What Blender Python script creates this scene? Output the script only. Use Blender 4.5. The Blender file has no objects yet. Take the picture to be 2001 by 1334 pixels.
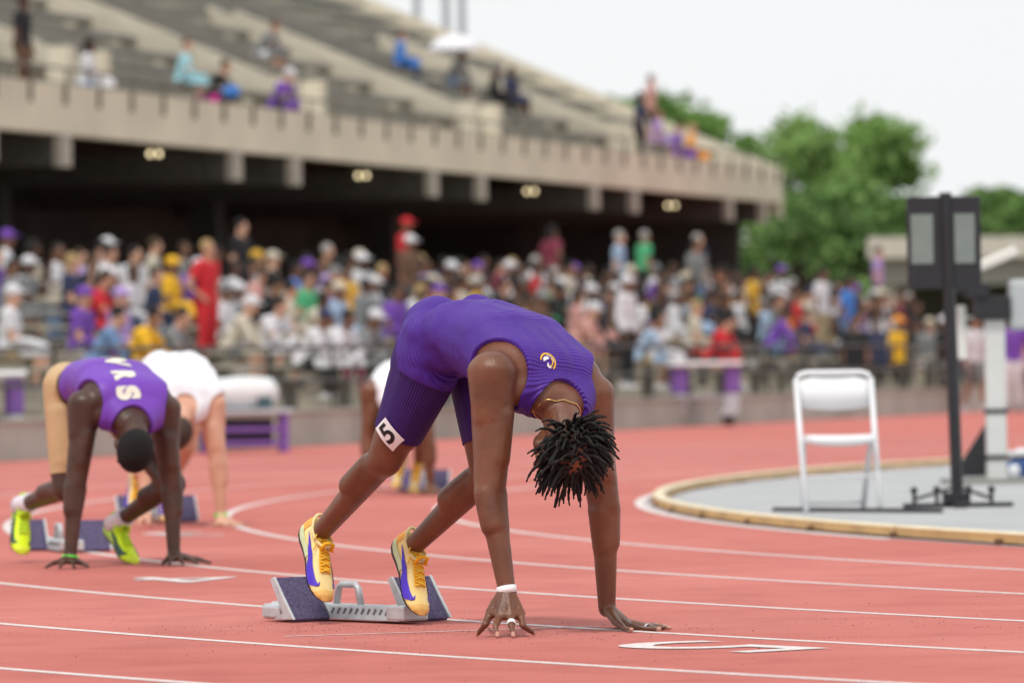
import bpy, bmesh, math, random
import numpy as np
from mathutils import Vector, Matrix
from mathutils.bvhtree import BVHTree
random.seed(7); rng = np.random.default_rng(7)
S = bpy.context.scene
COL = S.collection
# ---------------------------------------------------------------- camera
FPX, CAMH, HOR, ROLL = 11154.0, 0.8316, 717.4, -0.01515
cam = bpy.data.objects.new('camera', bpy.data.cameras.new('camera'))
COL.objects.link(cam); S.camera = cam
cam.data.sensor_width = 36.0; cam.data.lens = FPX / 2001 * 36
cam.data.clip_start = .5; cam.data.clip_end = 3000
pit = math.atan((HOR - 667) / FPX); cr, sr = math.cos(ROLL), math.sin(ROLL)
ex, fw, lup = Vector((1, 0, 0)), Vector((0, math.cos(pit), math.sin(pit))), Vector((0, -math.sin(pit), math.cos(pit)))
rt = ex * cr + lup * sr; up = ex * (-sr) + lup * cr
M = Matrix((rt, up, -fw)).transposed().to_4x4(); M.translation = (0, 0, CAMH)
cam.matrix_world = M
cam.data.dof.use_dof = True; cam.data.dof.focus_distance = 17.95; cam.data.dof.aperture_fstop = 4.3
# ---------------------------------------------------------------- sky, sun, exposure
SUN_EL, SUN_AZ = math.radians(62), math.radians(200)     # azimuth clockwise from +Y
w = bpy.data.worlds.new('World'); S.world = w; w.use_nodes = True
nt = w.node_tree; bg = nt.nodes['Background']
sky = nt.nodes.new('ShaderNodeTexSky'); sky.sky_type = 'NISHITA'; sky.sun_disc = False
sky.sun_elevation = SUN_EL; sky.sun_rotation = SUN_AZ; sky.dust_density = 4; sky.air_density = 1
sc = nt.nodes.new('ShaderNodeVectorMath'); sc.operation = 'SCALE'; sc.inputs['Scale'].default_value = .10
nt.links.new(sky.outputs[0], sc.inputs[0])
mixc = nt.nodes.new('ShaderNodeMix'); mixc.data_type = 'RGBA'; mixc.inputs[0].default_value = .90   # an overcast cloud layer over the sky
tcw = nt.nodes.new('ShaderNodeTexCoord'); nzw = nt.nodes.new('ShaderNodeTexNoise'); nzw.inputs['Scale'].default_value = 3; nzw.inputs['Detail'].default_value = 4
rw = nt.nodes.new('ShaderNodeValToRGB'); rw.color_ramp.elements[0].color = (.89, .92, .935, 1); rw.color_ramp.elements[1].color = (.96, .97, .975, 1)
rw.color_ramp.elements[0].position = .3; rw.color_ramp.elements[1].position = .7
nt.links.new(tcw.outputs['Generated'], nzw.inputs['Vector']); nt.links.new(nzw.outputs[0], rw.inputs[0])
nt.links.new(sc.outputs[0], mixc.inputs[6]); nt.links.new(rw.outputs[0], mixc.inputs[7])
nt.links.new(mixc.outputs[2], bg.inputs[0]); bg.inputs[1].default_value = .80
sun = bpy.data.objects.new('sun', bpy.data.lights.new('sun', 'SUN')); COL.objects.link(sun)
sun.data.energy = 1.5; sun.data.angle = math.radians(10); sun.data.color = (1, .96, .9)
sd = Vector((math.sin(SUN_AZ) * math.cos(SUN_EL), math.cos(SUN_AZ) * math.cos(SUN_EL), math.sin(SUN_EL)))
sun.rotation_euler = sd.to_track_quat('Z', 'Y').to_euler()
S.view_settings.view_transform = 'Standard'; S.view_settings.look = 'None'; S.view_settings.gamma = 1; S.view_settings.use_curve_mapping = False
S.view_settings.exposure = 0.42
# ---------------------------------------------------------------- helpers
def U(px, py, Z):
    dx, dy = px - 1000.5, py - 667
    x = cr * dx + sr * dy; y = -sr * dx + cr * dy
    return Vector((x * Z / FPX, Z, CAMH - (y - (HOR - 667)) * Z / FPX))
def G(px, py, z=0.0):                                    # pixel on the ground
    dx, dy = px - 1000.5, py - 667
    y = -sr * dx + cr * dy
    Z = (CAMH - z) * FPX / (y - (HOR - 667)); return U(px, py, Z)
def V3(*a): return Vector(a)
MATS = {}
def mat(name, col, rough=.6, var=.0, scale=8., bump=.0, bscale=60., metal=0., col2=None, spec=.4, sss=0., emit=None, rib=None):
    if name in MATS: return MATS[name]
    m = bpy.data.materials.new(name); m.use_nodes = True; n = m.node_tree; b = n.nodes['Principled BSDF']
    b.inputs['Roughness'].default_value = rough; b.inputs['Metallic'].default_value = metal
    b.inputs['Specular IOR Level'].default_value = spec
    b.inputs['Base Color'].default_value = (*col, 1)
    tc = n.nodes.new('ShaderNodeTexCoord')
    if var or col2:
        nz = n.nodes.new('ShaderNodeTexNoise'); nz.inputs['Scale'].default_value = scale; nz.inputs['Detail'].default_value = 5
        n.links.new(tc.outputs['Object'], nz.inputs['Vector'])
        r = n.nodes.new('ShaderNodeValToRGB'); e = r.color_ramp.elements
        c2 = col2 or tuple(min(1, c * (1 + var)) for c in col); c1 = col if col2 else tuple(c * (1 - var) for c in col)
        e[0].color = (*c1, 1); e[1].color = (*c2, 1); e[0].position = .35; e[1].position = .65
        n.links.new(nz.outputs[0], r.inputs[0]); n.links.new(r.outputs[0], b.inputs['Base Color'])
    bn = None
    if bump:
        nb = n.nodes.new('ShaderNodeTexNoise'); nb.inputs['Scale'].default_value = bscale; nb.inputs['Detail'].default_value = 3
        n.links.new(tc.outputs['Object'], nb.inputs['Vector'])
        bn = n.nodes.new('ShaderNodeBump'); bn.inputs['Strength'].default_value = bump; bn.inputs['Distance'].default_value = .01
        n.links.new(nb.outputs[0], bn.inputs['Height']); n.links.new(bn.outputs[0], b.inputs['Normal'])
    if rib:
        at = n.nodes.new('ShaderNodeAttribute'); at.attribute_name = 'rib'
        mu = n.nodes.new('ShaderNodeMath'); mu.operation = 'MULTIPLY'; mu.inputs[1].default_value = 2 * math.pi / rib
        si = n.nodes.new('ShaderNodeMath'); si.operation = 'SINE'
        n.links.new(at.outputs['Fac'], mu.inputs[0]); n.links.new(mu.outputs[0], si.inputs[0])
        b2 = n.nodes.new('ShaderNodeBump'); b2.inputs['Strength'].default_value = .45; b2.inputs['Distance'].default_value = .0035
        n.links.new(si.outputs[0], b2.inputs['Height'])
        if bn: n.links.new(bn.outputs[0], b2.inputs['Normal'])
        n.links.new(b2.outputs[0], b.inputs['Normal'])
    if sss:
        b.inputs['Subsurface Weight'].default_value = sss; b.inputs['Subsurface Radius'].default_value = (.012, .004, .002); b.inputs['Subsurface Scale'].default_value = 1
    if emit:
        b.inputs['Emission Color'].default_value = (*emit[0], 1); b.inputs['Emission Strength'].default_value = emit[1]
    MATS[name] = m; return m
def link(o, parent=None):
    COL.objects.link(o)
    if parent: o.parent = parent
    return o
def tag(o, label=None, cat=None, group=None, kind=None):
    if label: o['label'] = label
    if cat: o['category'] = cat
    if group: o['group'] = group
    if kind: o['kind'] = kind
    return o
def empty(name, loc=(0, 0, 0), rz=0, parent=None):
    o = bpy.data.objects.new(name, None); o.location = loc; o.rotation_euler = (0, 0, rz); o.empty_display_size = .1
    return link(o, parent)
class MB:
    def __init__(s): s.v = []; s.f = []
    def add(s, v, f):
        k = len(s.v); s.v += [tuple(p) for p in v]; s.f += [tuple(i + k for i in q) for q in f]; return s
    def box(s, c, d, R=None, bev=0):
        c = Vector(c); h = Vector(d) / 2; P = []
        for sx in (-1, 1):
            for sy in (-1, 1):
                for sz in (-1, 1):
                    p = Vector((sx * h.x, sy * h.y, sz * h.z)); P.append(c + (R @ p if R else p))
        return s.add(P, [(0, 1, 3, 2), (4, 6, 7, 5), (0, 4, 5, 1), (2, 3, 7, 6), (0, 2, 6, 4), (1, 5, 7, 3)])
    def tube(s, pts, r, n=8, cap=True, flat=None):
        pts = [Vector(p) for p in pts]; k = len(pts); rs = r if isinstance(r, (list, tuple)) else [r] * k
        T = [(pts[min(i + 1, k - 1)] - pts[max(i - 1, 0)]).normalized() for i in range(k)]
        a = T[0].orthogonal().normalized(); v = []; f = []
        for i in range(k):
            a = (a - T[i] * a.dot(T[i])).normalized(); b = T[i].cross(a)
            for j in range(n):
                t = 2 * math.pi * j / n; v.append(pts[i] + (a * math.cos(t) + b * math.sin(t)) * rs[i])
        for i in range(k - 1):
            for j in range(n):
                f.append((i * n + j, i * n + (j + 1) % n, (i + 1) * n + (j + 1) % n, (i + 1) * n + j))
        if cap: f += [tuple(range(n))[::-1], tuple((k - 1) * n + j for j in range(n))]
        return s.add(v, f)
    def capsule(s, p, q, r0, r1, n=14, m=5):
        p, q = Vector(p), Vector(q); d = q - p; L = d.length
        T = d / L if L > 1e-6 else Vector((0, 0, 1)); pts = []; rs = []
        for i in range(m): t = math.pi / 2 * (1 - (i + .02) / m); pts.append(p - T * r0 * math.sin(t)); rs.append(max(r0 * math.cos(t), 1e-4))
        for i in range(m + 1): t = math.pi / 2 * i / m * .995; pts.append(q + T * r1 * math.sin(t)); rs.append(max(r1 * math.cos(t), 1e-4))
        a = T.orthogonal().normalized(); b = T.cross(a); v = []; f = []; k = len(pts)
        for i in range(k):
            for j in range(n): t = 2 * math.pi * j / n; v.append(pts[i] + (a * math.cos(t) + b * math.sin(t)) * rs[i])
        for i in range(k - 1):
            for j in range(n): f.append((i * n + j, i * n + (j + 1) % n, (i + 1) * n + (j + 1) % n, (i + 1) * n + j))
        f += [tuple(range(n))[::-1], tuple((k - 1) * n + j for j in range(n))]
        return s.add(v, f)
    def ell(s, c, axes, n=16, m=10):
        c = Vector(c); v = []; f = []
        for i in range(m + 1):
            t = math.pi * min(max(i / m, .004), .996)
            for j in range(n):
                u = 2 * math.pi * j / n; v.append(c + axes[0] * (math.sin(t) * math.cos(u)) + axes[1] * (math.sin(t) * math.sin(u)) + axes[2] * math.cos(t))
        for i in range(m):
            for j in range(n): f.append((i * n + j, (i + 1) * n + j, (i + 1) * n + (j + 1) % n, i * n + (j + 1) % n))
        f += [tuple(range(n)), tuple(m * n + j for j in range(n))[::-1]]
        return s.add(v, f)
    def mesh(s, name, smooth=False):
        me = bpy.data.meshes.new(name); me.from_pydata(s.v, [], s.f); me.validate(); me.update()
        bm = bmesh.new(); bm.from_mesh(me); bmesh.ops.recalc_face_normals(bm, faces=bm.faces); bm.to_mesh(me); bm.free()
        if smooth: me.shade_smooth()
        return me
    def build(s, name, m, parent=None, smooth=False, bevel=0, loc=None, rz=0):
        o = bpy.data.objects.new(name, s.mesh(name, smooth)); o.data.materials.append(m); link(o, parent)
        if bevel:
            md = o.modifiers.new('b', 'BEVEL'); md.width = bevel; md.segments = 2; md.limit_method = 'ANGLE'
        if loc is not None: o.location = loc; o.rotation_euler = (0, 0, rz)
        return o
def inst(me, name, m, parent=None, loc=(0, 0, 0), rz=0):
    o = bpy.data.objects.new(name, me); link(o, parent); o.location = loc; o.rotation_euler = (0, 0, rz)
    if m: o.material_slots[0].link = 'OBJECT'; o.material_slots[0].material = m
    return o
def rotz(a): return Matrix.Rotation(a, 3, 'Z')
def frame(x, z=None, y=None):                              # columns x,y,z
    x = Vector(x).normalized()
    z = Vector(z); z = (z - x * z.dot(x)).normalized(); y = z.cross(x)
    return Matrix((x, y, z)).transposed()
# ---------------------------------------------------------------- ground, track, markings
CX, CZ, RK, LW = 26.87, 33.94, 26.04, 1.22               # centre of the bend, kerb radius, lane width
m_track = mat('track_red', (.50, .135, .115), .82, bump=.5, bscale=260, spec=.25)
n = m_track.node_tree; b = n.nodes['Principled BSDF']; tc = n.nodes.new('ShaderNodeTexCoord')
def noise(n, sc, det=4, src=None):
    z = n.nodes.new('ShaderNodeTexNoise'); z.inputs['Scale'].default_value = sc; z.inputs['Detail'].default_value = det
    n.links.new(src or [x for x in n.nodes if x.type == 'TEX_COORD'][0].outputs['Object'], z.inputs['Vector']); return z
def ramp(n, src, stops):
    r = n.nodes.new('ShaderNodeValToRGB'); e = r.color_ramp.elements
    while len(e) < len(stops): e.new(.5)
    for k, (p, c) in enumerate(stops): e[k].position = p; e[k].color = (*c, 1)
    n.links.new(src, r.inputs[0]); return r
big = ramp(n, noise(n, .35, 6).outputs[0], [(.3, (.50, .138, .112)), (.7, (.60, .196, .166))])
fine = ramp(n, noise(n, 140, 3).outputs[0], [(.32, (.55, .5, .5)), (.45, (1, 1, 1)), (1, (1.08, 1.08, 1.08))])
scuff = ramp(n, noise(n, 3.2, 8).outputs[0], [(.34, (.90, .87, .87)), (.52, (1, 1, 1)), (.72, (1.04, 1.06, 1.06))])
m0 = n.nodes.new('ShaderNodeMix'); m0.data_type = 'RGBA'; m0.blend_type = 'MULTIPLY'; m0.inputs[0].default_value = 1
n.links.new(big.outputs[0], m0.inputs[6]); n.links.new(scuff.outputs[0], m0.inputs[7])
mx = n.nodes.new('ShaderNodeMix'); mx.data_type = 'RGBA'; mx.blend_type = 'MULTIPLY'; mx.inputs[0].default_value = .8
n.links.new(m0.outputs[2], mx.inputs[6]); n.links.new(fine.outputs[0], mx.inputs[7]); n.links.new(mx.outputs[2], b.inputs['Base Color'])
mb = MB(); mb.add([(-200, -20, 0), (260, -20, 0), (260, 900, 0), (-200, 900, 0)], [(0, 1, 2, 3)])
ground = tag(mb.build('ground', mat('grass_far', (.07, .11, .04), .9, var=.4, scale=.5)), kind='structure'); ground.location.z = -.03
mb = MB(); mb.add([(-60, -5, 0), (70, -5, 0), (70, 118, 0), (-60, 118, 0)], [(0, 1, 2, 3)])
track = tag(mb.build('running_track', m_track), kind='structure')
m_line = mat('line_white', (.74, .71, .69), .7, col2=(.62, .50, .48), scale=30)
def ring(r0, r1, a0, a1, z, n=160):
    v = []; f = []
    for i in range(n + 1):
        a = a0 + (a1 - a0) * i / n
        for r in (r0, r1): v.append((CX + r * math.cos(a), CZ + r * math.sin(a), z))
    for i in range(n): f.append((2 * i, 2 * i + 1, 2 * i + 3, 2 * i + 2))
    return v, f
A0, A1 = math.radians(100), math.radians(262)
for k in range(1, 9):
    r = RK + .07 + LW * k; mb = MB(); mb.add(*ring(r - .025, r + .025, A0, A1, .0012)); mb.build('lane_line', m_line, track)
mb = MB(); mb.add(*ring(RK + .004, RK + .05, math.radians(95), math.radians(270), .0012, 160)); mb.build('kerb_base', mat('kerb_base_grey', (.46, .44, .44), .8), track)
mb = MB(); mb.add(*ring(RK + .052, RK + .11, math.radians(172), math.radians(196), .0012, 60)); mb.build('kerb_line', m_line, track)
m_in = mat('apron_grey', (.40, .405, .41), .8, var=.08, scale=1.5, bump=.2, bscale=80)
mb = MB(); v, f = ring(.01, RK - .08, 0, 2 * math.pi, .004, 180); mb.add(v, f); tag(mb.build('infield_apron', m_in), kind='structure')
# kerb: a raised rail on feet
kerb = tag(empty('track_kerb', (CX - RK, CZ, 0)), kind='structure')
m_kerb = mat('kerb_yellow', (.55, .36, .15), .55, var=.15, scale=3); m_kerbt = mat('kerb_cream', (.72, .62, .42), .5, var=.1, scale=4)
NS = 40
for i in range(NS):
    a0 = math.radians(95) + math.radians(175) * i / NS; a1 = math.radians(95) + math.radians(175) * (i + 1) / NS - .0006
    mb = MB(); v = []; f = []; q = 6
    for j in range(q + 1):
        a = a0 + (a1 - a0) * j / q
        for r, z in ((RK - .070, .012), (RK, .012), (RK, .052), (RK - .010, .060), (RK - .060, .060), (RK - .070, .052)):
            v.append((CX + r * math.cos(a), CZ + r * math.sin(a), z))
    for j in range(q):
        for e in range(6): f.append((j * 6 + e, j * 6 + (e + 1) % 6, (j + 1) * 6 + (e + 1) % 6, (j + 1) * 6 + e))
    f += [(0, 1, 2, 3, 4, 5), tuple(q * 6 + e for e in (5, 4, 3, 2, 1, 0))]
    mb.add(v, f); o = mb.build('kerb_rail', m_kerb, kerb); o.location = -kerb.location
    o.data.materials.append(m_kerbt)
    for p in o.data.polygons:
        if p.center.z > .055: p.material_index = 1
m_foot = mat('kerb_foot', (.16, .08, .045), .8)
for i in range(60):
    a = math.radians(95) + math.radians(175) * (i + .5) / 60
    mb = MB(); mb.box((.02, 0, .0085), (.10, .09, .006)); mb.box((.050, 0, .016), (.016, .06, .022))
    o = mb.build('kerb_foot', m_foot, kerb); o.location = Vector((CX + (RK - .04) * math.cos(a), CZ + (RK - .04) * math.sin(a), 0)) - kerb.location; o.rotation_euler.z = a
def glyph(ch, font_size, extr=0.0):
    c = bpy.data.curves.new('t', 'FONT'); c.body = ch; c.size = font_size; c.align_x = 'CENTER'; c.align_y = 'CENTER'; c.resolution_u = 6; c.offset = extr
    o = bpy.data.objects.new('t', c); COL.objects.link(o); bpy.context.view_layer.update()
    me = bpy.data.meshes.new_from_object(o.evaluated_get(bpy.context.evaluated_depsgraph_get()))
    bpy.data.objects.remove(o); return me
def strip_line(p, q, wd, name, z=.0012):
    p, q = Vector(p), Vector(q); d = (q - p).normalized(); nn = Vector((-d.y, d.x, 0)) * wd / 2
    mb = MB(); mb.add([(*(p + nn).xy, z), (*(p - nn).xy, z), (*(q - nn).xy, z), (*(q + nn).xy, z)], [(0, 1, 2, 3)]); return mb.build(name, m_line, track)
FM = Vector((.60, -.80, 0)); LM = Vector((.80, .60, 0))
strip_line(G(556, 1243.5), G(1172, 1223.6), .022, 'start_line', .0020)
def lane_digit(ch, center, fwd, size, wscale=1.0):
    me = glyph(ch, size); o = bpy.data.objects.new('lane_number', me); me.materials.append(m_line); link(o, track)
    f = Vector(fwd).normalized(); r = Vector((f.y, -f.x, 0))
    mw = Matrix((r * wscale, f, V3(0, 0, 1))).transposed().to_4x4(); mw.translation = (center.x, center.y, .0026); o.matrix_world = mw; return o
lane_digit('5', G(1378, 1263), FM, 1.02, 1.0)
lane_digit('4', G(365, 1131), (.37, -.93, 0), .95)
lane_digit('3', G(350, 1043), (.3, -.95, 0), .95)
# ---------------------------------------------------------------- lower grandstand
m_conc = mat('concrete_tan', (.50, .46, .38), .85, var=.15, scale=1.2, bump=.3, bscale=30)
m_concg = mat('concrete_wall', (.40, .42, .37), .85, var=.15, scale=1.0, bump=.3, bscale=30)
m_bench = mat('bench_board', (.42, .39, .32), .6, var=.15, scale=3)
m_benchg = mat('bench_grey', (.20, .20, .18), .6, var=.15, scale=3)
m_dark = mat('dark_paint', (.03, .03, .03), .5); m_rail = mat('rail_dark', (.05, .048, .045), .5, metal=.3)
E2 = Vector((11.45, 105, 0)); a2 = Vector((-.3135, -.9496, 0)); b2 = Vector((-.9496, .3135, 0)); LEN2 = 72.0
def P2(t, s, z=0): return E2 + a2 * t + b2 * s + V3(0, 0, z)
R2 = Matrix((a2, b2, V3(0, 0, 1))).transposed()
if R2.determinant() < 0: pass
def obox(mb, P, R, t0, t1, s0, s1, z0, z1):
    v = [P(t, s, z) for t in (t0, t1) for s in (s0, s1) for z in (z0, z1)]
    return mb.add(v, [(0, 1, 3, 2), (4, 6, 7, 5), (0, 4, 5, 1), (2, 3, 7, 6), (0, 2, 6, 4), (1, 5, 7, 3)])
stand = tag(empty('lower_grandstand', P2(36, 3)), 'concrete lower grandstand of shallow bench rows rising behind the low trackside wall', 'grandstand')
def child(o, par): o.parent = par; o.matrix_parent_inverse = Matrix.Translation(-Vector(par.location)); return o
wall = MB(); obox(wall, P2, None, -1, LEN2, -.18, .0, -.02, .37)
for k in range(25): pass
wo = tag(wall.build('trackside_wall', m_concg), 'low grey concrete wall along the far edge of the red track', 'wall')
mb = MB(); obox(mb, P2, None, -1, LEN2, -.22, .001, .372, .405); child(mb.build('coping', m_concg), wo); wo.children[0].matrix_parent_inverse = Matrix()
NR, TR, RI = 9, .8, .165
def tz(k): return .34 + RI * k
brk = MB()
for k in range(NR):
    mb = MB(); obox(mb, P2, None, -1, LEN2, .002 + TR * k, TR * (k + 1) if k < NR - 1 else 11.5, -.02, tz(k)); child(mb.build('step', m_conc), stand)
    for q in range(6):
        t0 = -.8 + q * 12.1; mb = MB()
        obox(mb, P2, None, t0, t0 + 11.3, TR * k + .38, TR * k + .66, tz(k) + .36, tz(k) + .40)
        child(mb.build('bench', m_bench if (k + q) % 3 else m_benchg), stand)
        for i in range(7): obox(brk, P2, None, t0 + .3 + i * 1.78, t0 + .36 + i * 1.78, TR * k + .44, TR * k + .6, tz(k), tz(k) + .36)
tag(child(brk.build('bench_brackets', mat('bracket_grey', (.18, .17, .15), .6)), stand), kind='stuff')
rail = tag(empty('handrail', P2(36, .1, .5)), 'dark metal handrail with posts along the front of the lower grandstand', 'railing')
for z in (.72, 1.08):
    mb = MB(); mb.tube([P2(-1, -.08, z), P2(LEN2, -.08, z)], .022, 6); child(mb.build('rail', m_rail), rail)
for i in range(37):
    mb = MB(); mb.tube([P2(-.8 + i * 2, -.08, .40), P2(-.8 + i * 2, -.08, 1.08)], .022, 6); child(mb.build('post', m_rail), rail)
# ---------------------------------------------------------------- upper deck
E1 = Vector((5.98, 124.7, 0)); a1 = Vector((-.287, -.958, 0)); b1 = Vector((-.958, .287, 0)); LEN1 = 76.0
def P1(t, s, z=0): return E1 + a1 * t + b1 * s + V3(0, 0, z)
deck = tag(empty('upper_grandstand', P1(36, 3)), 'tan concrete upper grandstand deck with raked bench rows above a dark concourse', 'grandstand')
m_tan = mat('fascia_tan', (.64, .585, .46), .8, var=.08, scale=.8, bump=.2, bscale=20)
m_seat = mat('deck_step', (.42, .39, .32), .85, var=.12, scale=1)
m_bd = mat('deck_bench', (.22, .22, .20), .6, var=.15, scale=2)
m_shade = mat('concourse_shaded', (.060, .056, .052), .9, var=.3, scale=.6)  # the shade under the deck is put into this dark colour
FB, FT, SL = 4.32, 5.05, .43
def dz(s): return FT - .45 + SL * s
for i in range(10):                                         # fascia panels
    mb = MB(); obox(mb, P1, None, i * 7.6 + .012, (i + 1) * 7.6 - .012, 0, .25, FB, FT); child(mb.build('fascia_panel', m_tan), deck)
NR1 = 16
for k in range(NR1):
    mb = MB(); z = dz(.8 * (k + .5)); obox(mb, P1, None, .3, LEN1, .252 + .8 * k, .252 + .8 * (k + 1), z - .34, z); child(mb.build('step', m_seat), deck)
bm_len = 8.0
VT = [8.6 + 10.4 * i for i in range(7)]                    # vomitories
segs = [(0.6, VT[0] - .85)] + [(VT[i] + .85, VT[i + 1] - .85) for i in range(6)] + [(VT[6] + .85, LEN1)]
for k in range(NR1):
    z = dz(.8 * (k + .5))
    for (t0, t1) in segs:
        mb = MB(); s0 = .252 + .8 * k + .3
        obox(mb, P1, None, t0, t1, s0, s0 + .28, z + .30, z + .38)
        child(mb.build('bench', m_bd), deck)
def raked_wall(t0, t1, s0, s1, h0, h1, m, name):
    v = []
    for t in (t0, t1):
        v += [P1(t, s0, dz(s0) - .6), P1(t, s1, dz(s1) - .6), P1(t, s1, dz(s1) + h1), P1(t, s0, dz(s0) + h0)]
    mb = MB(); mb.add(v, [(0, 1, 2, 3), (4, 7, 6, 5), (0, 4, 5, 1), (1, 5, 6, 2), (2, 6, 7, 3), (3, 7, 4, 0)]); return child(mb.build(name, m), deck)
raked_wall(-.02, .28, .02, 14, .45, .45, m_tan, 'end_parapet')
m_vom = mat('vomitory_wall', (.50, .46, .37), .85, var=.1, scale=1)
for vt in VT:
    for sgn in (-1, 1):
        raked_wall(vt + sgn * .75 - .09, vt + sgn * .75 + .09, 1.3, 6.2, .46, .46, m_vom, 'stair_wall')
        mb = MB(); obox(mb, P1, None, vt + sgn * .75 - .14, vt + sgn * .75 + .14, .95, 1.3, dz(1) - .3, dz(1) + .75); child(mb.build('stair_post', m_tan), deck)
raked_wall(.3, LEN1, 13.1, 13.3, 1.6, 1.6, m_tan, 'back_parapet')
m_post = mat('rail_post', (.15, .135, .11), .6)
mb = MB(); mb.tube([P1(0, -.05, FT + .22), P1(LEN1, -.05, FT + .22)], .025, 6); child(mb.build('rail', m_post), deck)
for i in range(55):
    t = .6 + i * 1.38; mb = MB(); obox(mb, P1, None, t - .032, t + .032, -.05, -.004, FT - .30, FT - .03); obox(mb, P1, None, t - .018, t + .018, -.06, -.03, FT - .034, FT + .21); child(mb.build('rail_post', m_post), deck)
# underside, beams, lamps
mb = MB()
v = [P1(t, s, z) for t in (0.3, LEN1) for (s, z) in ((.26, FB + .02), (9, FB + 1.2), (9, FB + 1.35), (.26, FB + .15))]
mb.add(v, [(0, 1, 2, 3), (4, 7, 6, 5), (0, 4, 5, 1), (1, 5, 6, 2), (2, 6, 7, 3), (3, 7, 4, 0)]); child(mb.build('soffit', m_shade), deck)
m_beam_shaded = mat('beam_shaded', (.075, .07, .062), .9, var=.2); m_beam_lit = mat('beam', (.40, .365, .31), .85, var=.1)  # shade painted into the beam bodies, daylight into their ends
for i in range(8):
    for off in (1.8, 4.7):
        t = off + 10.4 * i
        if t < LEN1:
            mb = MB(); obox(mb, P1, None, t - .17, t + .17, .102, 8.5, FB - .45, FB - .004); child(mb.build('beam', m_beam_shaded), deck); mb = MB(); obox(mb, P1, None, t - .19, t + .19, -.04, .10, FB - .47, FB - .006); child(mb.build('beam_end', m_beam_lit), deck)
        if off == 4.7:
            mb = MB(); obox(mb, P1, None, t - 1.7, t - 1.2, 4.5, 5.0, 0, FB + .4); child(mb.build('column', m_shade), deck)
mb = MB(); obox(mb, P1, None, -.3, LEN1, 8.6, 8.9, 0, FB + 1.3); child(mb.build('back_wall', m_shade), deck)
mb = MB(); mb.add([P1(t, s_, z) for t in (.32, .5) for (s_, z) in ((.9, 0), (8.59, 0), (8.59, FB + 1.19), (.9, FB + .14))], [(0, 1, 2, 3), (4, 7, 6, 5), (0, 4, 5, 1), (1, 5, 6, 2), (2, 6, 7, 3), (3, 7, 4, 0)]); child(mb.build('sky_blocker', m_shade), deck)  # added dark panel, blocks the bright sky at the open deck end
mb = MB(); obox(mb, P1, None, 26, 29.4, 8.4, 8.59, 1.4, 3.9); child(mb.build('doorway', mat('door_panel', (.30, .25, .2), .8)), deck)
m_lamp = mat('lamp_glow', (1, .9, .6), .4, emit=((1, .82, .48), 2.0)); m_lampb = mat('lamp_body', (.08, .08, .07), .5)
for (x, y, Z) in ((302, 308, 90), (708, 350, 100), (1037, 380, 109), (1312, 407, 118)):
    c = U(x, y, Z); lm = tag(empty('ceiling_lamp', c), 'small twin-bulb lamp glowing under the upper grandstand deck', 'lamp', 'lamps under the upper deck')
    mb = MB(); mb.box((0, 0, .16), (.5, .16, .06)); mb.tube([(0, 0, .19), (0, 0, .6)], .02, 6); mb.build('lamp_body', m_lampb, lm)
    for q in (-.07, .07):
        mb = MB(); mb.ell((q, 0, .06), (V3(.036, 0, 0), V3(0, .036, 0), V3(0, 0, .042)), 10, 6); mb.build('bulb', m_lamp, lm, True)
# far light masts behind the deck
for x in (815, 872, 903):
    c = U(x, 60, 150); mb = MB(); mb.tube([V3(c.x, c.y, 0), V3(c.x, c.y, 16)], [.14, .08], 8)
    for z in (12.5, 14.2, 15.6): mb.box((c.x, c.y, z), (.9, .12, .12)); mb.box((c.x - .3, c.y - .1, z + .2), (.25, .15, .3)); mb.box((c.x + .3, c.y - .1, z + .2), (.25, .15, .3))
    tag(mb.build('light_mast', mat('mast_grey', (.45, .47, .5), .5, metal=.5)), 'slim grey floodlight mast standing behind the upper grandstand', 'light mast', 'floodlight masts')
# pavilion at the far right
pav = tag(empty('pavilion', V3(14, 135, 0)), 'long low pavilion with a pale flat roof beyond the grandstands', 'building')
m_roof = mat('roof_pale', (.62, .58, .50), .7, var=.08)
def PV(t, s, z): return V3(8.0, 128, 0) + V3(.96, .28, 0) * t + V3(.10, .99, 0) * s + V3(0, 0, z)
mb = MB(); obox(mb, PV, None, 0, 24, 0, 7, 3.15, 3.62); child(mb.build('roof', m_roof), pav)
mb = MB(); obox(mb, PV, None, .2, 23.8, .3, 6.8, 2.55, 3.148); child(mb.build('fascia', mat('pav_fascia', (.33, .31, .27), .8)), pav)
mb = MB(); obox(mb, PV, None, .2, 23.8, 6.2, 6.6, 0, 2.54); child(mb.build('back_wall', mat('pav_wall', (.16, .15, .13), .9, var=.2)), pav)
for i in range(7): mb = MB(); obox(mb, PV, None, .4 + i * 3.8, .65 + i * 3.8, .4, .65, 0, 2.54); child(mb.build('post', m_conc), pav)
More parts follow.
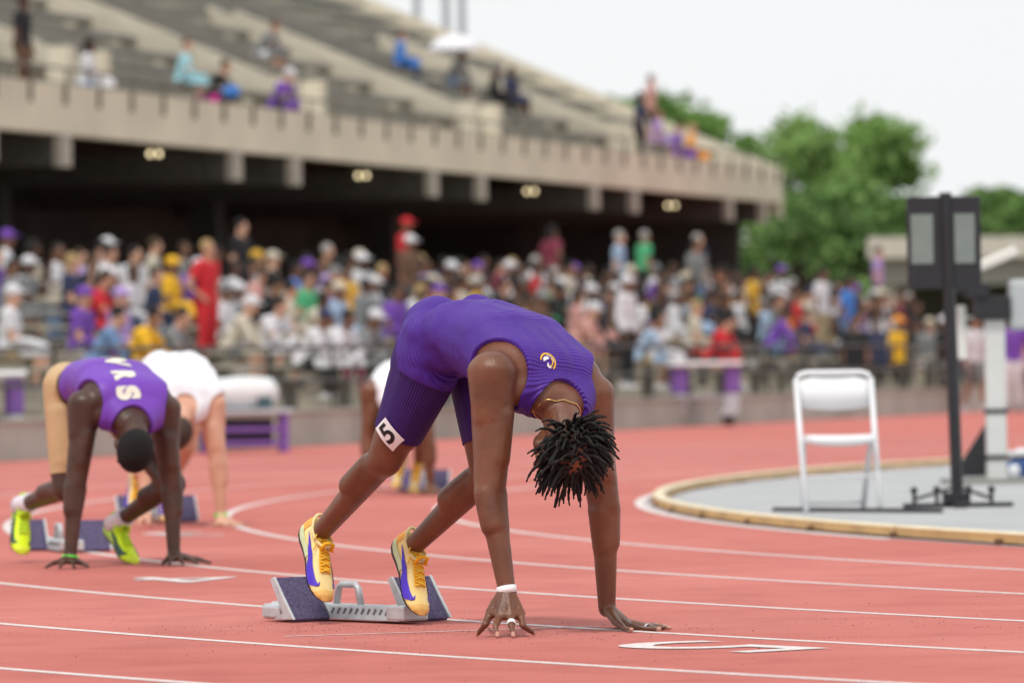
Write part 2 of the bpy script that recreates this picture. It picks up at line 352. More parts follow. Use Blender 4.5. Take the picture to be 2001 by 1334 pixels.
# ---------------------------------------------------------------- trees
m_leaf = [mat('leaf_%d' % i, c, .7, var=.35, scale=.6) for i, c in enumerate(((.19, .32, .08), (.10, .19, .05), (.29, .44, .14)))]
for m in m_leaf:
    n = m.node_tree; pb = n.nodes['Principled BSDF']; tl_ = n.nodes.new('ShaderNodeBsdfTranslucent'); ms_ = n.nodes.new('ShaderNodeMixShader'); ms_.inputs[0].default_value = .42
    src_ = pb.inputs['Base Color'].links[0].from_socket; n.links.new(src_, tl_.inputs['Color']); n.links.new(pb.outputs[0], ms_.inputs[1]); n.links.new(tl_.outputs[0], ms_.inputs[2]); n.links.new(ms_.outputs[0], n.nodes['Material Output'].inputs[0])
m_bark = mat('bark', (.10, .075, .05), .9, var=.3, scale=4)
def tree(px, ytop, Z, wid, zlow, label, mi=0, nleaf=7000, seed=1):
    r = np.random.default_rng(seed); c = U(px, ytop, Z); H = c.z; root = tag(empty('leafy_tree', (c.x, c.y, 0)), label, 'tree', 'trees beyond the grandstand')
    tips = []; mb = MB(); mb.tube([(0, 0, 0), (.1, 0, H * .25), (0, .1, H * .5), (.1, 0, H * .8)], [wid * .06, wid * .045, wid * .03, .04], 8)
    nl = 26
    for i in range(nl):
        a = r.uniform(0, 6.28); z0 = r.uniform(.22, .65) * H; rr = wid / 2 * r.uniform(.45, 1)
        zz = zlow + (H - zlow) * (1 - (r.uniform(0, 1) ** 1.3)); sc_ = math.sqrt(max(.08, 1 - ((zz - (zlow + H) / 2) / ((H - zlow) / 2)) ** 2))
        tip = V3(math.cos(a) * rr * sc_, math.sin(a) * rr * sc_, zz * .93); mid = V3(tip.x * .4, tip.y * .4, (z0 + tip.z) / 2 + .2)
        mb.tube([(0, 0, z0), mid, tip], [wid * .02, wid * .013, .02], 5); tips += [tip, tip, mid * .3 + tip * .7]
    mb.build('trunk', m_bark, root, True)
    T = np.array(tips); v = []; f = []
    cs = r.integers(0, len(T), nleaf); rad = wid * .115
    d = r.normal(size=(nleaf, 3)); d /= np.linalg.norm(d, axis=1)[:, None]; d *= (r.uniform(0, 1, (nleaf, 1)) ** .5) * rad * r.uniform(.6, 1.5, (nleaf, 1))
    C = T[cs] + d * np.array([1.15, 1.15, .8]); C[:, 2] = np.minimum(C[:, 2], H)
    A = r.normal(size=(nleaf, 3)); A /= np.linalg.norm(A, axis=1)[:, None]; B = np.cross(A, r.normal(size=(nleaf, 3))); B /= np.linalg.norm(B, axis=1)[:, None]
    sz = r.uniform(.10, .24, (nleaf, 1)) * wid / 6
    Vv = np.stack([C - A * sz, C + B * sz * .55, C + A * sz, C - B * sz * .55], 1).reshape(-1, 3)
    me = bpy.data.meshes.new('crown'); me.from_pydata(Vv.tolist(), [], np.arange(nleaf * 4).reshape(-1, 4).tolist()); me.materials.append(m_leaf[mi]); me.materials.append(m_leaf[(mi + 1) % 3])
    me.polygons.foreach_set('material_index', (r.uniform(0, 1, nleaf) < .3).astype(np.int32)); link(bpy.data.objects.new('crown', me), root)
tree(1650, 200, 185, 7.0, 1.6, 'bright green tree with open crown standing alone beyond the grandstand end', 2, 9000, 3)
tree(1535, 250, 175, 5.2, .6, 'mid green tree close against the end of the upper grandstand', 2, 7500, 4)
tree(1262, 172, 200, 6.6, 4.0, 'green tree rising behind the raked end of the upper grandstand', 0, 7000, 5)
tree(1370, 200, 205, 5.6, 2.5, 'small green tree showing just above the sloping grandstand parapet', 0, 6000, 6)
tree(1640, 360, 160, 6.5, .4, 'dark green bushy tree low behind the crowd beyond the grandstand', 1, 6500, 7)
tree(1740, 395, 165, 5.5, .4, 'dark green low tree behind the black display board', 1, 5500, 8)
tree(1965, 372, 190, 7.5, .6, 'dark green tree behind the pavilion roof', 1, 7000, 9)
tree(1850, 400, 185, 5.0, .6, 'deep green tree between the display board and pavilion', 1, 5500, 10)
tree(1560, 400, 150, 4.0, .3, 'dark shrubby tree at the foot of the grandstand end', 1, 5000, 12)
# ---------------------------------------------------------------- bodies
def remesh(mb, voxel, iters=4, fac=.5):
    o = mb.build('tmp', m_dark); md = o.modifiers.new('r', 'REMESH'); md.mode = 'VOXEL'; md.voxel_size = voxel
    if iters: sm = o.modifiers.new('s', 'SMOOTH'); sm.iterations = iters; sm.factor = fac
    bpy.context.view_layer.update(); me = bpy.data.meshes.new_from_object(o.evaluated_get(bpy.context.evaluated_depsgraph_get()))
    bpy.data.objects.remove(o)
    V = np.empty(len(me.vertices) * 3); me.vertices.foreach_get('co', V); V = V.reshape(-1, 3)
    me.calc_loop_triangles(); F = np.empty(len(me.loop_triangles) * 3, dtype=np.int32); me.loop_triangles.foreach_get('vertices', F); F = F.reshape(-1, 3)
    bpy.data.meshes.remove(me); return V, F
def vnormals(V, F):
    fn = np.cross(V[F[:, 1]] - V[F[:, 0]], V[F[:, 2]] - V[F[:, 0]]); N = np.zeros_like(V)
    for i in range(3): np.add.at(N, F[:, i], fn)
    return N / (np.linalg.norm(N, axis=1)[:, None] + 1e-12)
def relax(V, F, wt, it=30):
    E = np.concatenate([F[:, [0, 1]], F[:, [1, 2]], F[:, [2, 0]]]); n_ = len(V); deg = np.bincount(E[:, 0], minlength=n_) + np.bincount(E[:, 1], minlength=n_) + 1e-9
    for k in range(it):
        for lam in (.6, -.36):
            A = np.stack([np.bincount(E[:, 0], V[E[:, 1], c], n_) + np.bincount(E[:, 1], V[E[:, 0], c], n_) for c in range(3)], 1) / deg[:, None]
            V = V + (A - V) * (lam * wt)[:, None]
    return V
def mesh_np(name, V, F, m, rib=None, smooth=True):
    me = bpy.data.meshes.new(name); me.from_pydata(V.tolist(), [], F.tolist() if hasattr(F, 'tolist') else F); me.update()
    if smooth: me.shade_smooth()
    if m: me.materials.append(m)
    if rib is not None:
        a = me.attributes.new('rib', 'FLOAT', 'POINT'); a.data.foreach_set('value', np.asarray(rib, dtype=np.float32))
    return me
def clip(V, F, fld, extra=None):
    """keep fld>0; returns V,F,extra with the cut following the zero line"""
    pos = fld > 0; cnt = pos[F].sum(1); keep = F[cnt == 3]; mixed = F[(cnt > 0) & (cnt < 3)]
    nv = []; cache = {}; base = len(V); out = []
    def cut(i, j):
        k = (i, j) if i < j else (j, i)
        if k not in cache:
            t = fld[k[0]] / (fld[k[0]] - fld[k[1]]); cache[k] = base + len(nv); nv.append((k[0], k[1], t))
        return cache[k]
    for tri in mixed:
        poly = []
        for a in range(3):
            i, j = int(tri[a]), int(tri[(a + 1) % 3])
            if pos[i]: poly.append(i)
            if pos[i] != pos[j]: poly.append(cut(i, j))
        for a in range(1, len(poly) - 1): out.append((poly[0], poly[a], poly[a + 1]))
    ar = np.array(nv).reshape(-1, 3); i0 = ar[:, 0].astype(int); i1 = ar[:, 1].astype(int); t = ar[:, 2:3]
    def lerp(A): return np.concatenate([A, A[i0] * (1 - t) + A[i1] * t]) if A.ndim == 2 else np.concatenate([A, A[i0] * (1 - t[:, 0]) + A[i1] * t[:, 0]])
    F2 = np.concatenate([keep, np.array(out, dtype=int).reshape(-1, 3)]); Vn = lerp(V); ex = [lerp(e) for e in (extra or [])]
    used = np.unique(F2); mp = -np.ones(len(Vn), dtype=int); mp[used] = np.arange(len(used))
    return Vn[used], mp[F2], [e[used] for e in ex]
def shell(V, F, N, fld, off, rib=None):
    ex = [N] + ([rib] if rib is not None else []) + ([off] if isinstance(off, np.ndarray) else [])
    if not (fld > 0).any(): return None
    V2, F2, e = clip(V, F, fld, ex); N2 = e[0]; o = e[-1][:, None] if isinstance(off, np.ndarray) else off
    Vo = V2 + N2 * o
    E = np.concatenate([F2[:, [0, 1]], F2[:, [1, 2]], F2[:, [2, 0]]]); key = np.sort(E, 1); _, inv, c = np.unique(key, axis=0, return_inverse=True, return_counts=True)
    bd = E[c[inv.ravel()] == 1]; bv = np.unique(bd); mp = {int(v): len(Vo) + k for k, v in enumerate(bv)}
    Vi = V2[bv] - N2[bv] * .001; skirt = [(int(b), int(a), mp[int(a)], mp[int(b)]) for a, b in bd]
    F3 = [tuple(t) for t in F2.tolist()] + skirt; r = None
    if rib is not None: r = np.concatenate([e[1], e[1][bv]])
    return np.concatenate([Vo, Vi]), F3, r
def segd(P, a, b):
    a = np.array(a); b = np.array(b); d = b - a; t = ((P - a) @ d) / (d @ d); tc_ = np.clip(t, 0, 1); return np.linalg.norm(P - a - tc_[:, None] * d, axis=1), t
def smin(*fs):
    r = fs[0]
    for f in fs[1:]: r = np.minimum(r, f)
    return r
def nrm(v): return Vector(v).normalized()
def body_caps(J, mb, sc=1.0, hands=None):
    """J: joints. adds capsules; returns bone table"""
    B = {}; bk = J.get('bulk', 1.0); tk = J.get('tk', 1.0)
    def cap(n, a, b, r0, r1):
        mb.capsule(a, b, r0 * sc, r1 * sc)
        if n: B.setdefault(n, []).append((tuple(a), tuple(b), r0 * sc, r1 * sc))
    sp = J['spine']; hl = nrm(J['hipL'] - J['hipR']); sl = nrm(J['shL'] - J['shR']); n = len(sp)
    wd = J.get('wd', [.085, .075, .085, .105, .03]); rd = J.get('rd', [.108, .098, .108, .10, .06])
    prev = None
    for i in range(n):
        l = (hl * (1 - i / (n - 1)) + sl * (i / (n - 1))).normalized()
        cur = [sp[i] + l * wd[i] * k * sc for k in (-1, 0, 1)]
        if prev:
            for k in range(3): cap('torso', prev[k], cur[k], rd[i - 1] * (1 if k == 1 else .93), rd[i] * (1 if k == 1 else .93))
            for k in (0, 1): cap('torso', (prev[k] + prev[k + 1]) / 2, (cur[k] + cur[k + 1]) / 2, rd[i - 1], rd[i])
        prev = cur
    for s in 'RL':
        hip, kn, an = J['hip' + s], J['knee' + s], J['ank' + s]; fwd = J['kf' + s]; lat = hl * (1 if s == 'L' else -1)
        cap('thigh' + s, hip, kn, .105 * tk, .060)
        cap('thigh' + s, hip * .75 + kn * .25 + fwd * .018, hip * .3 + kn * .7 + fwd * .018, .096 * tk, .068 * tk)
        cap('thigh' + s, hip * .6 + kn * .4 - fwd * .022, hip * .25 + kn * .75 - fwd * .014, .076 * tk, .054 * tk)
        cap('thigh' + s, J['glute' + s], hip * .8 + kn * .2 - fwd * .02, .102 * tk, .086 * tk)
        cap('thigh' + s, kn + fwd * .014, kn + fwd * .012 + (an - kn) * .04, .05, .046)
        cap('shin' + s, kn, an, .052, .034)
        c1 = kn + (an - kn) * .16 - fwd * .022; c2 = kn + (an - kn) * .42 - fwd * .02
        cap('shin' + s, c1 + lat * .012, c2 + lat * .016, .040 * tk, .041 * tk); cap('shin' + s, c1 - lat * .010, c2 - lat * .014, .040 * tk, .045 * tk); cap('shin' + s, kn - fwd * .008, c1, .047, .042 * tk)
        cap('shin' + s, c2, an - fwd * .014, .036, .022)
        sh, el, wr = J['sh' + s], J['el' + s], J['wr' + s]; ab = J['ab' + s]    # ab: towards the front of the elbow (biceps side)
        cap('arm' + s, sh, el, .064 * bk, .044 * bk); u = el - sh
        cap('arm' + s, sh + lat * .012 - u * .02, sh + u * .34 + lat * .010, .074 * bk, .052 * bk)
        cap('arm' + s, sh + u * .35 + ab * .016, sh + u * .72 + ab * .014, .049 * bk, .042 * bk); cap('arm' + s, sh + u * .28 - ab * .022, sh + u * .72 - ab * .016, .050 * bk, .038 * bk)
        w_ = wr - el; cap('arm' + s, el, wr, .043 * bk, .028); cap('arm' + s, el + w_ * .06 + lat * .012, el + w_ * .36 + lat * .008, .041 * bk, .038 * bk); cap('arm' + s, el + w_ * .08 - lat * .012, el + w_ * .42 - lat * .003, .040 * bk, .034 * bk)
        cap('torso', sp[-2] * .6 + sh * .4, sh, .075, .058); cap('torso', sp[-3] + lat * .06, sh * .75 + sp[-2] * .25 - u * .0, .085, .06)
        cap('torso', sp[-1] * .9 + sh * .1, sh * .6 + sp[-1] * .4, .052, .058)
    hd = J['head']; uu, ff = J['hu'], J['hf']; ss = uu.cross(ff)
    cap('neck', sp[-1], hd - uu * .05 - ff * .02, .066, .060)
    mb.ell(hd + uu * .025 - ff * .012, (ss * .076 * sc, ff * .096 * sc, uu * .092 * sc)); mb.ell(hd - uu * .045 + ff * .03, (ss * .058 * sc, ff * .062 * sc, uu * .075 * sc))
    cap(None, hd - uu * .10 + ff * .062, hd - uu * .085 + ff * .055, .03, .034); cap(None, hd + uu * .0 + ff * .088, hd - uu * .03 + ff * .104, .010, .015)
    for k in (-1, 1):
        mb.ell(hd - uu * .012 + ss * .078 * k - ff * .008, (ss * .012, ff * .019, uu * .032), 10, 6)
        cap(None, hd + uu * .012 + ff * .076 + ss * .012 * k, hd + uu * .012 + ff * .07 + ss * .05 * k, .014, .012)
        cap(None, hd - uu * .03 + ff * .07 + ss * .03 * k, hd - uu * .035 + ff * .055 + ss * .05 * k, .016, .018)
    cap(None, hd - uu * .068 + ff * .083 - ss * .016, hd - uu * .068 + ff * .083 + ss * .016, .011, .011)
    B['head'] = [(tuple(hd - uu * .06), tuple(hd + uu * .05), .09, .09)]
    for s in 'RL':
        H = (hands or {}).get(s)
        if not H:
            wr = J['wr' + s]; d = nrm(wr - J['el' + s]); e = wr + d * .1; cap('arm' + s, wr, e, .028, .026); cap('arm' + s, e, e + d * .06, .026, .014); cap('arm' + s, wr + d * .03, wr + d * .08 + J['ab' + s] * .04, .018, .012); continue
        wr = J['wr' + s]
        for kn in H['kn']: cap('arm' + s, wr * .85 + kn * .15, kn, .0235, .0150)
        for a, b in zip(H['kn'][:-1], H['kn'][1:]): cap('arm' + s, a * .98 + wr * .02, b * .98 + wr * .02, .0152, .0152)
        for kn, mid, tip in zip(H['kn'], H['mid'], H['tip']):
            cap('arm' + s, kn, mid, .0134, .0114); cap('arm' + s, mid, tip, .0112, .0086); cap('arm' + s, kn * .5 + wr * .5, kn, .016, .0135)
        tb, tm, tt = H['thumb']; cap('arm' + s, wr * .7 + tb * .3, tb, .018, .015); cap('arm' + s, tb, tm, .0145, .0115); cap('arm' + s, tm, tt, .0112, .009)
    return B
def bone_dist(V, B, names):
    r = None
    for n in names:
        for a, b, r0, r1 in B.get(n, []):
            d, t = segd(V, a, b); d = d - (r0 + (r1 - r0) * np.clip(t, 0, 1)); r = d if r is None else np.minimum(r, d)
    return r
SKIN_D = mat('skin_deep_brown', (.125, .043, .019), .36, col2=(.185, .068, .031), scale=9, bump=.2, bscale=240, spec=.5, sss=.06)
n = SKIN_D.node_tree; tc = n.nodes.new('ShaderNodeTexCoord'); nz_ = noise(n, 26, 5); b2_ = n.nodes.new('ShaderNodeBump'); b2_.inputs['Strength'].default_value = .35; b2_.inputs['Distance'].default_value = .006
ob_ = [x for x in n.nodes if x.type == 'BUMP' and x != b2_][0]; n.links.new(nz_.outputs[0], b2_.inputs['Height']); n.links.new(ob_.outputs[0], b2_.inputs['Normal']); n.links.new(b2_.outputs[0], n.nodes['Principled BSDF'].inputs['Normal'])
SKIN_DD = mat('skin_dark', (.050, .018, .009), .42, col2=(.078, .030, .016), scale=12, bump=.1, bscale=200, spec=.5)
SKIN_L = mat('skin_light', (.62, .33, .22), .5, col2=(.68, .40, .28), scale=10, bump=.1, bscale=200, sss=.08)
NAIL = mat('fingertip_pink', (.52, .27, .20), .45)
# ------- shoes
SHT = [0, .06, .16, .30, .45, .60, .74, .86, .95, 1.0]
SHW = [.020, .029, .033, .033, .037, .043, .046, .042, .030, .010]
SHTOP = [.088, .098, .092, .088, .082, .066, .052, .044, .036, .022]
SHBOT = [.012, .002, .0, .004, .008, .004, .0, .004, .012, .018]
def shoe_pt(t, th, off=0.0, L=.292):
    w_ = np.interp(t, SHT, SHW) + off; hi = np.interp(t, SHT, SHTOP) + off; lo = np.interp(t, SHT, SHBOT) - off; mid = lo + (hi - lo) * .36
    c, s = math.cos(th), math.sin(th); p = .75 if s > 0 else .55
    x = math.copysign(abs(c) ** .8, c) * w_ * (1 - .18 * max(s, 0)); z = mid + (math.copysign(abs(s) ** p, s)) * ((hi - mid) if s > 0 else (mid - lo))
    return V3(t * L, x, z)
def make_shoe(person, name, org, d, u, cols, socks=None):
    R = frame(d, u); root = MB(); tt = np.linspace(0, 1, 36) ; n = 28
    T = lambda p: Vector(org) + R @ p
    v = []; f = []
    for t in tt:
        for j in range(n): v.append(T(shoe_pt(t, 2 * math.pi * j / n)))
    for i in range(len(tt) - 1):
        for j in range(n): f.append((i * n + j, i * n + (j + 1) % n, (i + 1) * n + (j + 1) % n, (i + 1) * n + j))
    f += [tuple(range(n)), tuple((len(tt) - 1) * n + j for j in range(n))]
    root.add(v, f); sh = root.build(name, cols['upper'], person, True)
    def patch(nm, m, outline, nu=14, nv=5, off=.0016):     # outline(a)-> (t, th0, th1) a in 0..1
        v = []; f = []
        for i in range(nu + 1):
            t, h0, h1 = outline(i / nu)
            for k in range(nv + 1): v.append(T(shoe_pt(t, h0 + (h1 - h0) * k / nv, off)))
        for i in range(nu):
            for k in range(nv): f.append((i * (nv + 1) + k, i * (nv + 1) + k + 1, (i + 1) * (nv + 1) + k + 1, (i + 1) * (nv + 1) + k))
        q = MB(); q.add(v, f); return q.build(nm, m, sh, True)
    H = math.pi / 2
    patch('tongue', cols['tongue'], lambda a: (.20 + .50 * a, H - .62 + .12 * a, H + .62 - .12 * a), 16, 8, .0022)
    patch('toe_cap', cols.get('toe', cols['upper']), lambda a: (.90 + .098 * a, -.25, math.pi + .25), 6, 16, .0012)
    patch('sole', cols['sole'], lambda a: (.01 + .98 * a, math.pi + .12, 2 * math.pi - .12), 30, 14, .0035)
    patch('sole_edge', cols['edge'], lambda a: (.01 + .42 * a, math.pi - .12, math.pi + .3), 14, 3, .0028)
    patch('heel_stripe', cols['heel'], lambda a: (.0 + .10 * a, math.pi - .9, math.pi + .1), 6, 5, .0024)
    for sgn in (-1, 1):
        def sw(a, sgn=sgn):
            K = (0, .10, .22, .45, .75, 1.0); t = float(np.interp(a, K, (.80, .85, .80, .60, .36, .16))); cen = float(np.interp(a, K, (1.0, .66, .34, .18, .26, .48))); wd = float(np.interp(a, K, (.02, .34, .62, .48, .24, .03)))
            lo, hi = cen - wd * .55, cen + wd * .55
            return (t, lo, hi) if sgn > 0 else (t, math.pi - lo, math.pi - hi)
        patch('swoosh', cols['swoosh'], sw, 30, 5, .0030)
    q = MB()
    for i in range(6):
        t0 = .30 + i * .07; a0 = .50 - i * .02
        for s1 in (-1, 1):
            pts = [T(shoe_pt(t0 + (.05 * k / 5), H + s1 * (a0 - 2 * a0 * k / 5), .0052)) for k in range(6)]; q.tube(pts, .0026, 6)
    for s1 in (-1, 1):                                     # the bow
        c = T(shoe_pt(.27, H, .006)); q.tube([c, T(shoe_pt(.25, H + s1 * .5, .016)), T(shoe_pt(.33, H + s1 * .75, .022)), T(shoe_pt(.36, H + s1 * .45, .014)), c], .0027, 6)
        q.tube([c, T(shoe_pt(.34, H + s1 * .6, .012)), T(shoe_pt(.45, H + s1 * .95, .016))], .0024, 6)
    q.build('laces', cols['lace'], sh, True)
    q = MB(); cen = T(V3(.052, 0, .082)); q_pts = []
    for k in range(25):
        a = 2 * math.pi * k / 24; q_pts.append(T(V3(.068 + .064 * math.cos(a), .031 * math.sin(a), .094 - .006 * math.cos(a) + .008 * math.cos(2 * a))))
    q.tube(q_pts, .0055, 8, False); q.build('collar', cols['collar'], sh, True)
    q = MB(); q.tube([T(V3(.135, -.020, .088)), T(V3(.128, -.017, .112)), T(V3(.126, 0, .116)), T(V3(.128, .017, .112)), T(V3(.135, .020, .088))], .006, 8); q.build('tongue_tip', cols['tongue'], sh, True)
    return sh
def flat(n, c, r=.6): return mat(n, c, r, var=.06, scale=40)
PURPLE = (.066, .016, .265)
SH_Y = dict(upper=mat('shoe_pale_yellow', (.92, .70, .24), .5, col2=(.94, .77, .36), scale=18), tongue=mat('shoe_orange', (.92, .47, .01), .6, bump=.3, bscale=300), toe=mat('shoe_toe', (.86, .55, .16), .5, var=.08, scale=20), sole=flat('shoe_sole', (.05, .04, .05)),
            edge=flat('shoe_edge', (.62, .72, .42)), heel=flat('shoe_heel', (.85, .42, .08)), swoosh=flat('swoosh_violet', (.075, .03, .55), .45), lace=flat('lace_yellow', (.88, .56, .06)), collar=flat('collar_cream', (.80, .66, .32)))
NEON = (.72, .95, .01)
SH_N = dict(upper=mat('shoe_neon', NEON, .5, var=.05, scale=20), tongue=flat('neon_tongue', (.55, .80, .01)), toe=flat('neon_toe', (.76, .95, .05)), sole=flat('neon_sole', (.10, .16, .10)), edge=flat('neon_edge', (.4, .62, .1)), heel=flat('neon_heel', (.45, .65, .05)),
            swoosh=flat('swoosh_dark', (.04, .09, .07)), lace=flat('neon_lace', (.6, .85, .05)), collar=flat('neon_collar', (.5, .75, .02)))
def band(person, name, p, q, r, w_, m, n=20):
    q = Vector(q); p = Vector(p); d = nrm(q - p); c = p; mb = MB(); mb.tube([c - d * w_ / 2, c + d * w_ / 2], r, n, False)
    o = mb.build(name, m, person, True); md = o.modifiers.new('s', 'SOLIDIFY'); md.thickness = .0015; return o
def decal(person, name, me2d, bvh, c, ux, uy, nn, off, m, maxe=.012):
    """wrap a flat mesh (x,y) onto the surface hit by rays along -nn"""
    bm = bmesh.new(); bm.from_mesh(me2d); bmesh.ops.triangulate(bm, faces=bm.faces)
    for _ in range(5):
        es = [e for e in bm.edges if e.calc_length() > maxe]
        if not es: break
        bmesh.ops.subdivide_edges(bm, edges=es, cuts=1); bmesh.ops.triangulate(bm, faces=bm.faces)
    for v in bm.verts:
        o = Vector(c) + ux * v.co.x + uy * v.co.y + nn * .15; h = bvh.ray_cast(o, -nn, .4)
        v.co = (h[0] + h[1] * off) if h[0] else (o - nn * .15)
    me = bpy.data.meshes.new(name); bm.to_mesh(me); bm.free(); me.materials.clear(); me.materials.append(m)
    return link(bpy.data.objects.new(name, me), person)
def flatmesh(polys):
    me = bpy.data.meshes.new('p'); v = []; f = []
    for p in polys: f.append(tuple(range(len(v), len(v) + len(p)))); v += [(x, y, 0) for x, y in p]
    me.from_pydata(v, [], f); return me
def arc(cx, cy, r0, r1, a0, a1, n=10):
    out = []
    for i in range(n):
        b0, b1_ = a0 + (a1 - a0) * i / n, a0 + (a1 - a0) * (i + 1) / n
        out.append([(cx + r * math.cos(a), cy + r * math.sin(a)) for r, a in ((r0, b0), (r1, b0), (r1, b1_), (r0, b1_))])
    return out
def athlete(name, label, J, hands, skin, top, shorts, shoes, opt):
    root = tag(empty(name, (0, 0, 0)), label, 'person', 'sprinters crouched at the starting blocks')
    base = (J['ankR'] + J['ankL']) / 2; root.location = (base.x, base.y, 0)
    mb = MB(); B = body_caps(J, mb, 1.0, hands); V, F = remesh(mb, opt.get('voxel', .006), 2)
    dh = np.minimum.reduce([np.linalg.norm(V - np.array(J['wr' + s]), axis=1) for s in 'RL'] + [np.linalg.norm(V - np.array(J['head'] + J['hf'] * .06 - J['hu'] * .03), axis=1)])
    tor = np.clip((.03 - bone_dist(V, B, ['torso', 'thighR', 'thighL'])) / .03, 0, 1); wt = np.clip((dh - .13) / .08, .12, 1) * (.66 + .34 * tor); V = relax(V, F, wt, opt.get('it', 30)); N = vnormals(V, F)
    # soft muscle/wrinkle relief is left to the material
    kids = []
    o = bpy.data.objects.new('body', mesh_np('body', V, F, skin)); kids.append(link(o, root))
    bvh = BVHTree.FromPolygons([tuple(v) for v in V], F.tolist())
    dt = bone_dist(V, B, ['torso']); da = bone_dist(V, B, ['armR', 'armL']); dn = bone_dist(V, B, ['neck', 'head'])
    sp = [np.array(p) for p in J['spine']]
    # spine coordinate (metres from the pelvis)
    best = np.full(len(V), 9.); s_ = np.zeros(len(V)); acc = 0
    for i in range(len(sp) - 1):
        d, t = segd(V, sp[i], sp[i + 1]); L = np.linalg.norm(sp[i + 1] - sp[i]); lo = -9 if i == 0 else 0; hi = 9 if i == len(sp) - 2 else 1
        tt = np.clip(t, lo, hi); upd = d < best; best = np.where(upd, d, best); s_ = np.where(upd, acc + tt * L, s_); acc += L
    E_ = np.concatenate([F[:, [0, 1]], F[:, [1, 2]], F[:, [2, 0]]]); dg = np.bincount(E_[:, 0], minlength=len(V)) + np.bincount(E_[:, 1], minlength=len(V)) + 1e-9
    for _ in range(60): s_ = (np.bincount(E_[:, 0], s_[E_[:, 1]], len(V)) + np.bincount(E_[:, 1], s_[E_[:, 0]], len(V))) / dg
    fl = {}
    for s in 'RL':
        d, t = segd(V, J['hip' + s], J['knee' + s]); fl[s] = (d, t, (J['knee' + s] - J['hip' + s]).length)
    dth = {s: bone_dist(V, B, ['thigh' + s]) for s in 'RL'}; dsh = bone_dist(V, B, ['shinR', 'shinL'])
    hem = opt.get('hem', .74)
    leg = np.where(dth['R'] < dth['L'], (hem - fl['R'][1]) * fl['R'][2], (hem - fl['L'][1]) * fl['L'][2])
    isleg = np.minimum(dth['R'], dth['L']) < dt + .0
    f_sh = np.where(isleg, leg, .10 - s_); f_sh = np.where(np.minimum(da, dn) < np.minimum(dt, np.minimum(dth['R'], dth['L'])) - .004, -.05, f_sh)
    f_sh = np.minimum(f_sh, .13 - s_)
    f_sh = np.where(dsh < np.minimum(dth['R'], dth['L']) - .002, -.02, f_sh)
    wr_ = np.sin(s_ * 70 + V[:, 0] * 25) * .0012
    ribv = np.where(isleg, np.where(dth['R'] < dth['L'], fl['R'][1] * .3, fl['L'][1] * .3) + 0 * s_, 0)
    # ribs on the shorts run down the thigh: angle coordinate
    def ang(s):
        a = np.array(J['hip' + s]); d = np.array(nrm(J['knee' + s] - J['hip' + s])); e1 = np.cross(d, [0, 0, 1.]); e1 /= np.linalg.norm(e1); e2 = np.cross(d, e1); P = V - a
        return np.arctan2(P @ e2, P @ e1) * .095
    rleg = np.where(dth['R'] < dth['L'], ang('R'), ang('L'))
    r = shell(V, F, N, f_sh, .0045, rleg)
    if r: kids.append(link(bpy.data.objects.new('shorts', mesh_np('shorts', r[0], r[1], shorts, r[2])), root))
    # singlet
    ah = opt.get('armhole', .112); f_t = s_ - opt.get('tophem', .02)
    lat = np.array(nrm(J['shL'] - J['shR']))
    for s, sg in (('R', -1), ('L', 1)):
        c = np.array(J['sh' + s]) + lat * sg * opt.get('aout', .035) + np.array(opt.get('aoff', V3(0, 0, 0))); u = np.array(nrm(J['el' + s] - J['sh' + s]))
        P = V - c; f_t = np.minimum(f_t, np.sqrt((P ** 2).sum(1)) - ah)
        d_, t_ = segd(V, J['sh' + s], J['el' + s]); f_t = np.where((t_ > .1) & (da < dt + .01), np.minimum(f_t, -.02), f_t)
    nb = np.array(J['spine'][-1]) + np.array(opt.get('noff', V3(0, 0, 0))); f_t = np.minimum(f_t, np.linalg.norm(V - nb, axis=1) - opt.get('neck', .085))
    f_t = np.where(dn < dt - .005, np.minimum(f_t, -.02), f_t)
    thigh_t = np.where(dth['R'] < dth['L'], fl['R'][1], fl['L'][1]); f_t = np.where(isleg & (thigh_t > .22), np.minimum(f_t, (.22 - thigh_t) * .45), f_t)
    fold = (np.sin(s_ * 55 + (V @ lat) * 18) * .0022 + np.sin(s_ * 23 - (V @ lat) * 41 + V[:, 2] * 30) * .0052) * np.clip((.30 - s_) / .2, .25, 1)
    r = shell(V, F, N, f_t, .0140 + fold, s_ + .06 * ((V - sp[2]) @ lat) * np.sin(s_ * 9) + .012 * np.sin(((V - sp[2]) @ lat) * 14))
    if r: kids.append(link(bpy.data.objects.new('singlet', mesh_np('singlet', r[0], r[1], top, r[2])), root)); tbvh = BVHTree.FromPolygons([tuple(v) for v in r[0]], r[1])
    else: tbvh = bvh
    shs = []
    for s in 'RL':
        d, u = J['fd' + s], J['fu' + s]; R = frame(d, u); org = J['ank' + s] - (R @ V3(.062, 0, .098)); shs.append(make_shoe(root, 'shoe', org, d, u, shoes))
        if opt.get('sock'): mb = MB(); a = J['ank' + s]; q = nrm(J['knee' + s] - a); mb.tube([a - q * .05, a, a + q * .04, a + q * .06], [.046, .042, .043, .043], 16); kids.append(mb.build('sock', opt['sock'], root, True))
    return root, kids, bvh, tbvh, B
def finish(root):
    """children were built in world space: keep them there under the root"""
    for c in root.children: c.matrix_parent_inverse = Matrix.Translation(-root.location)
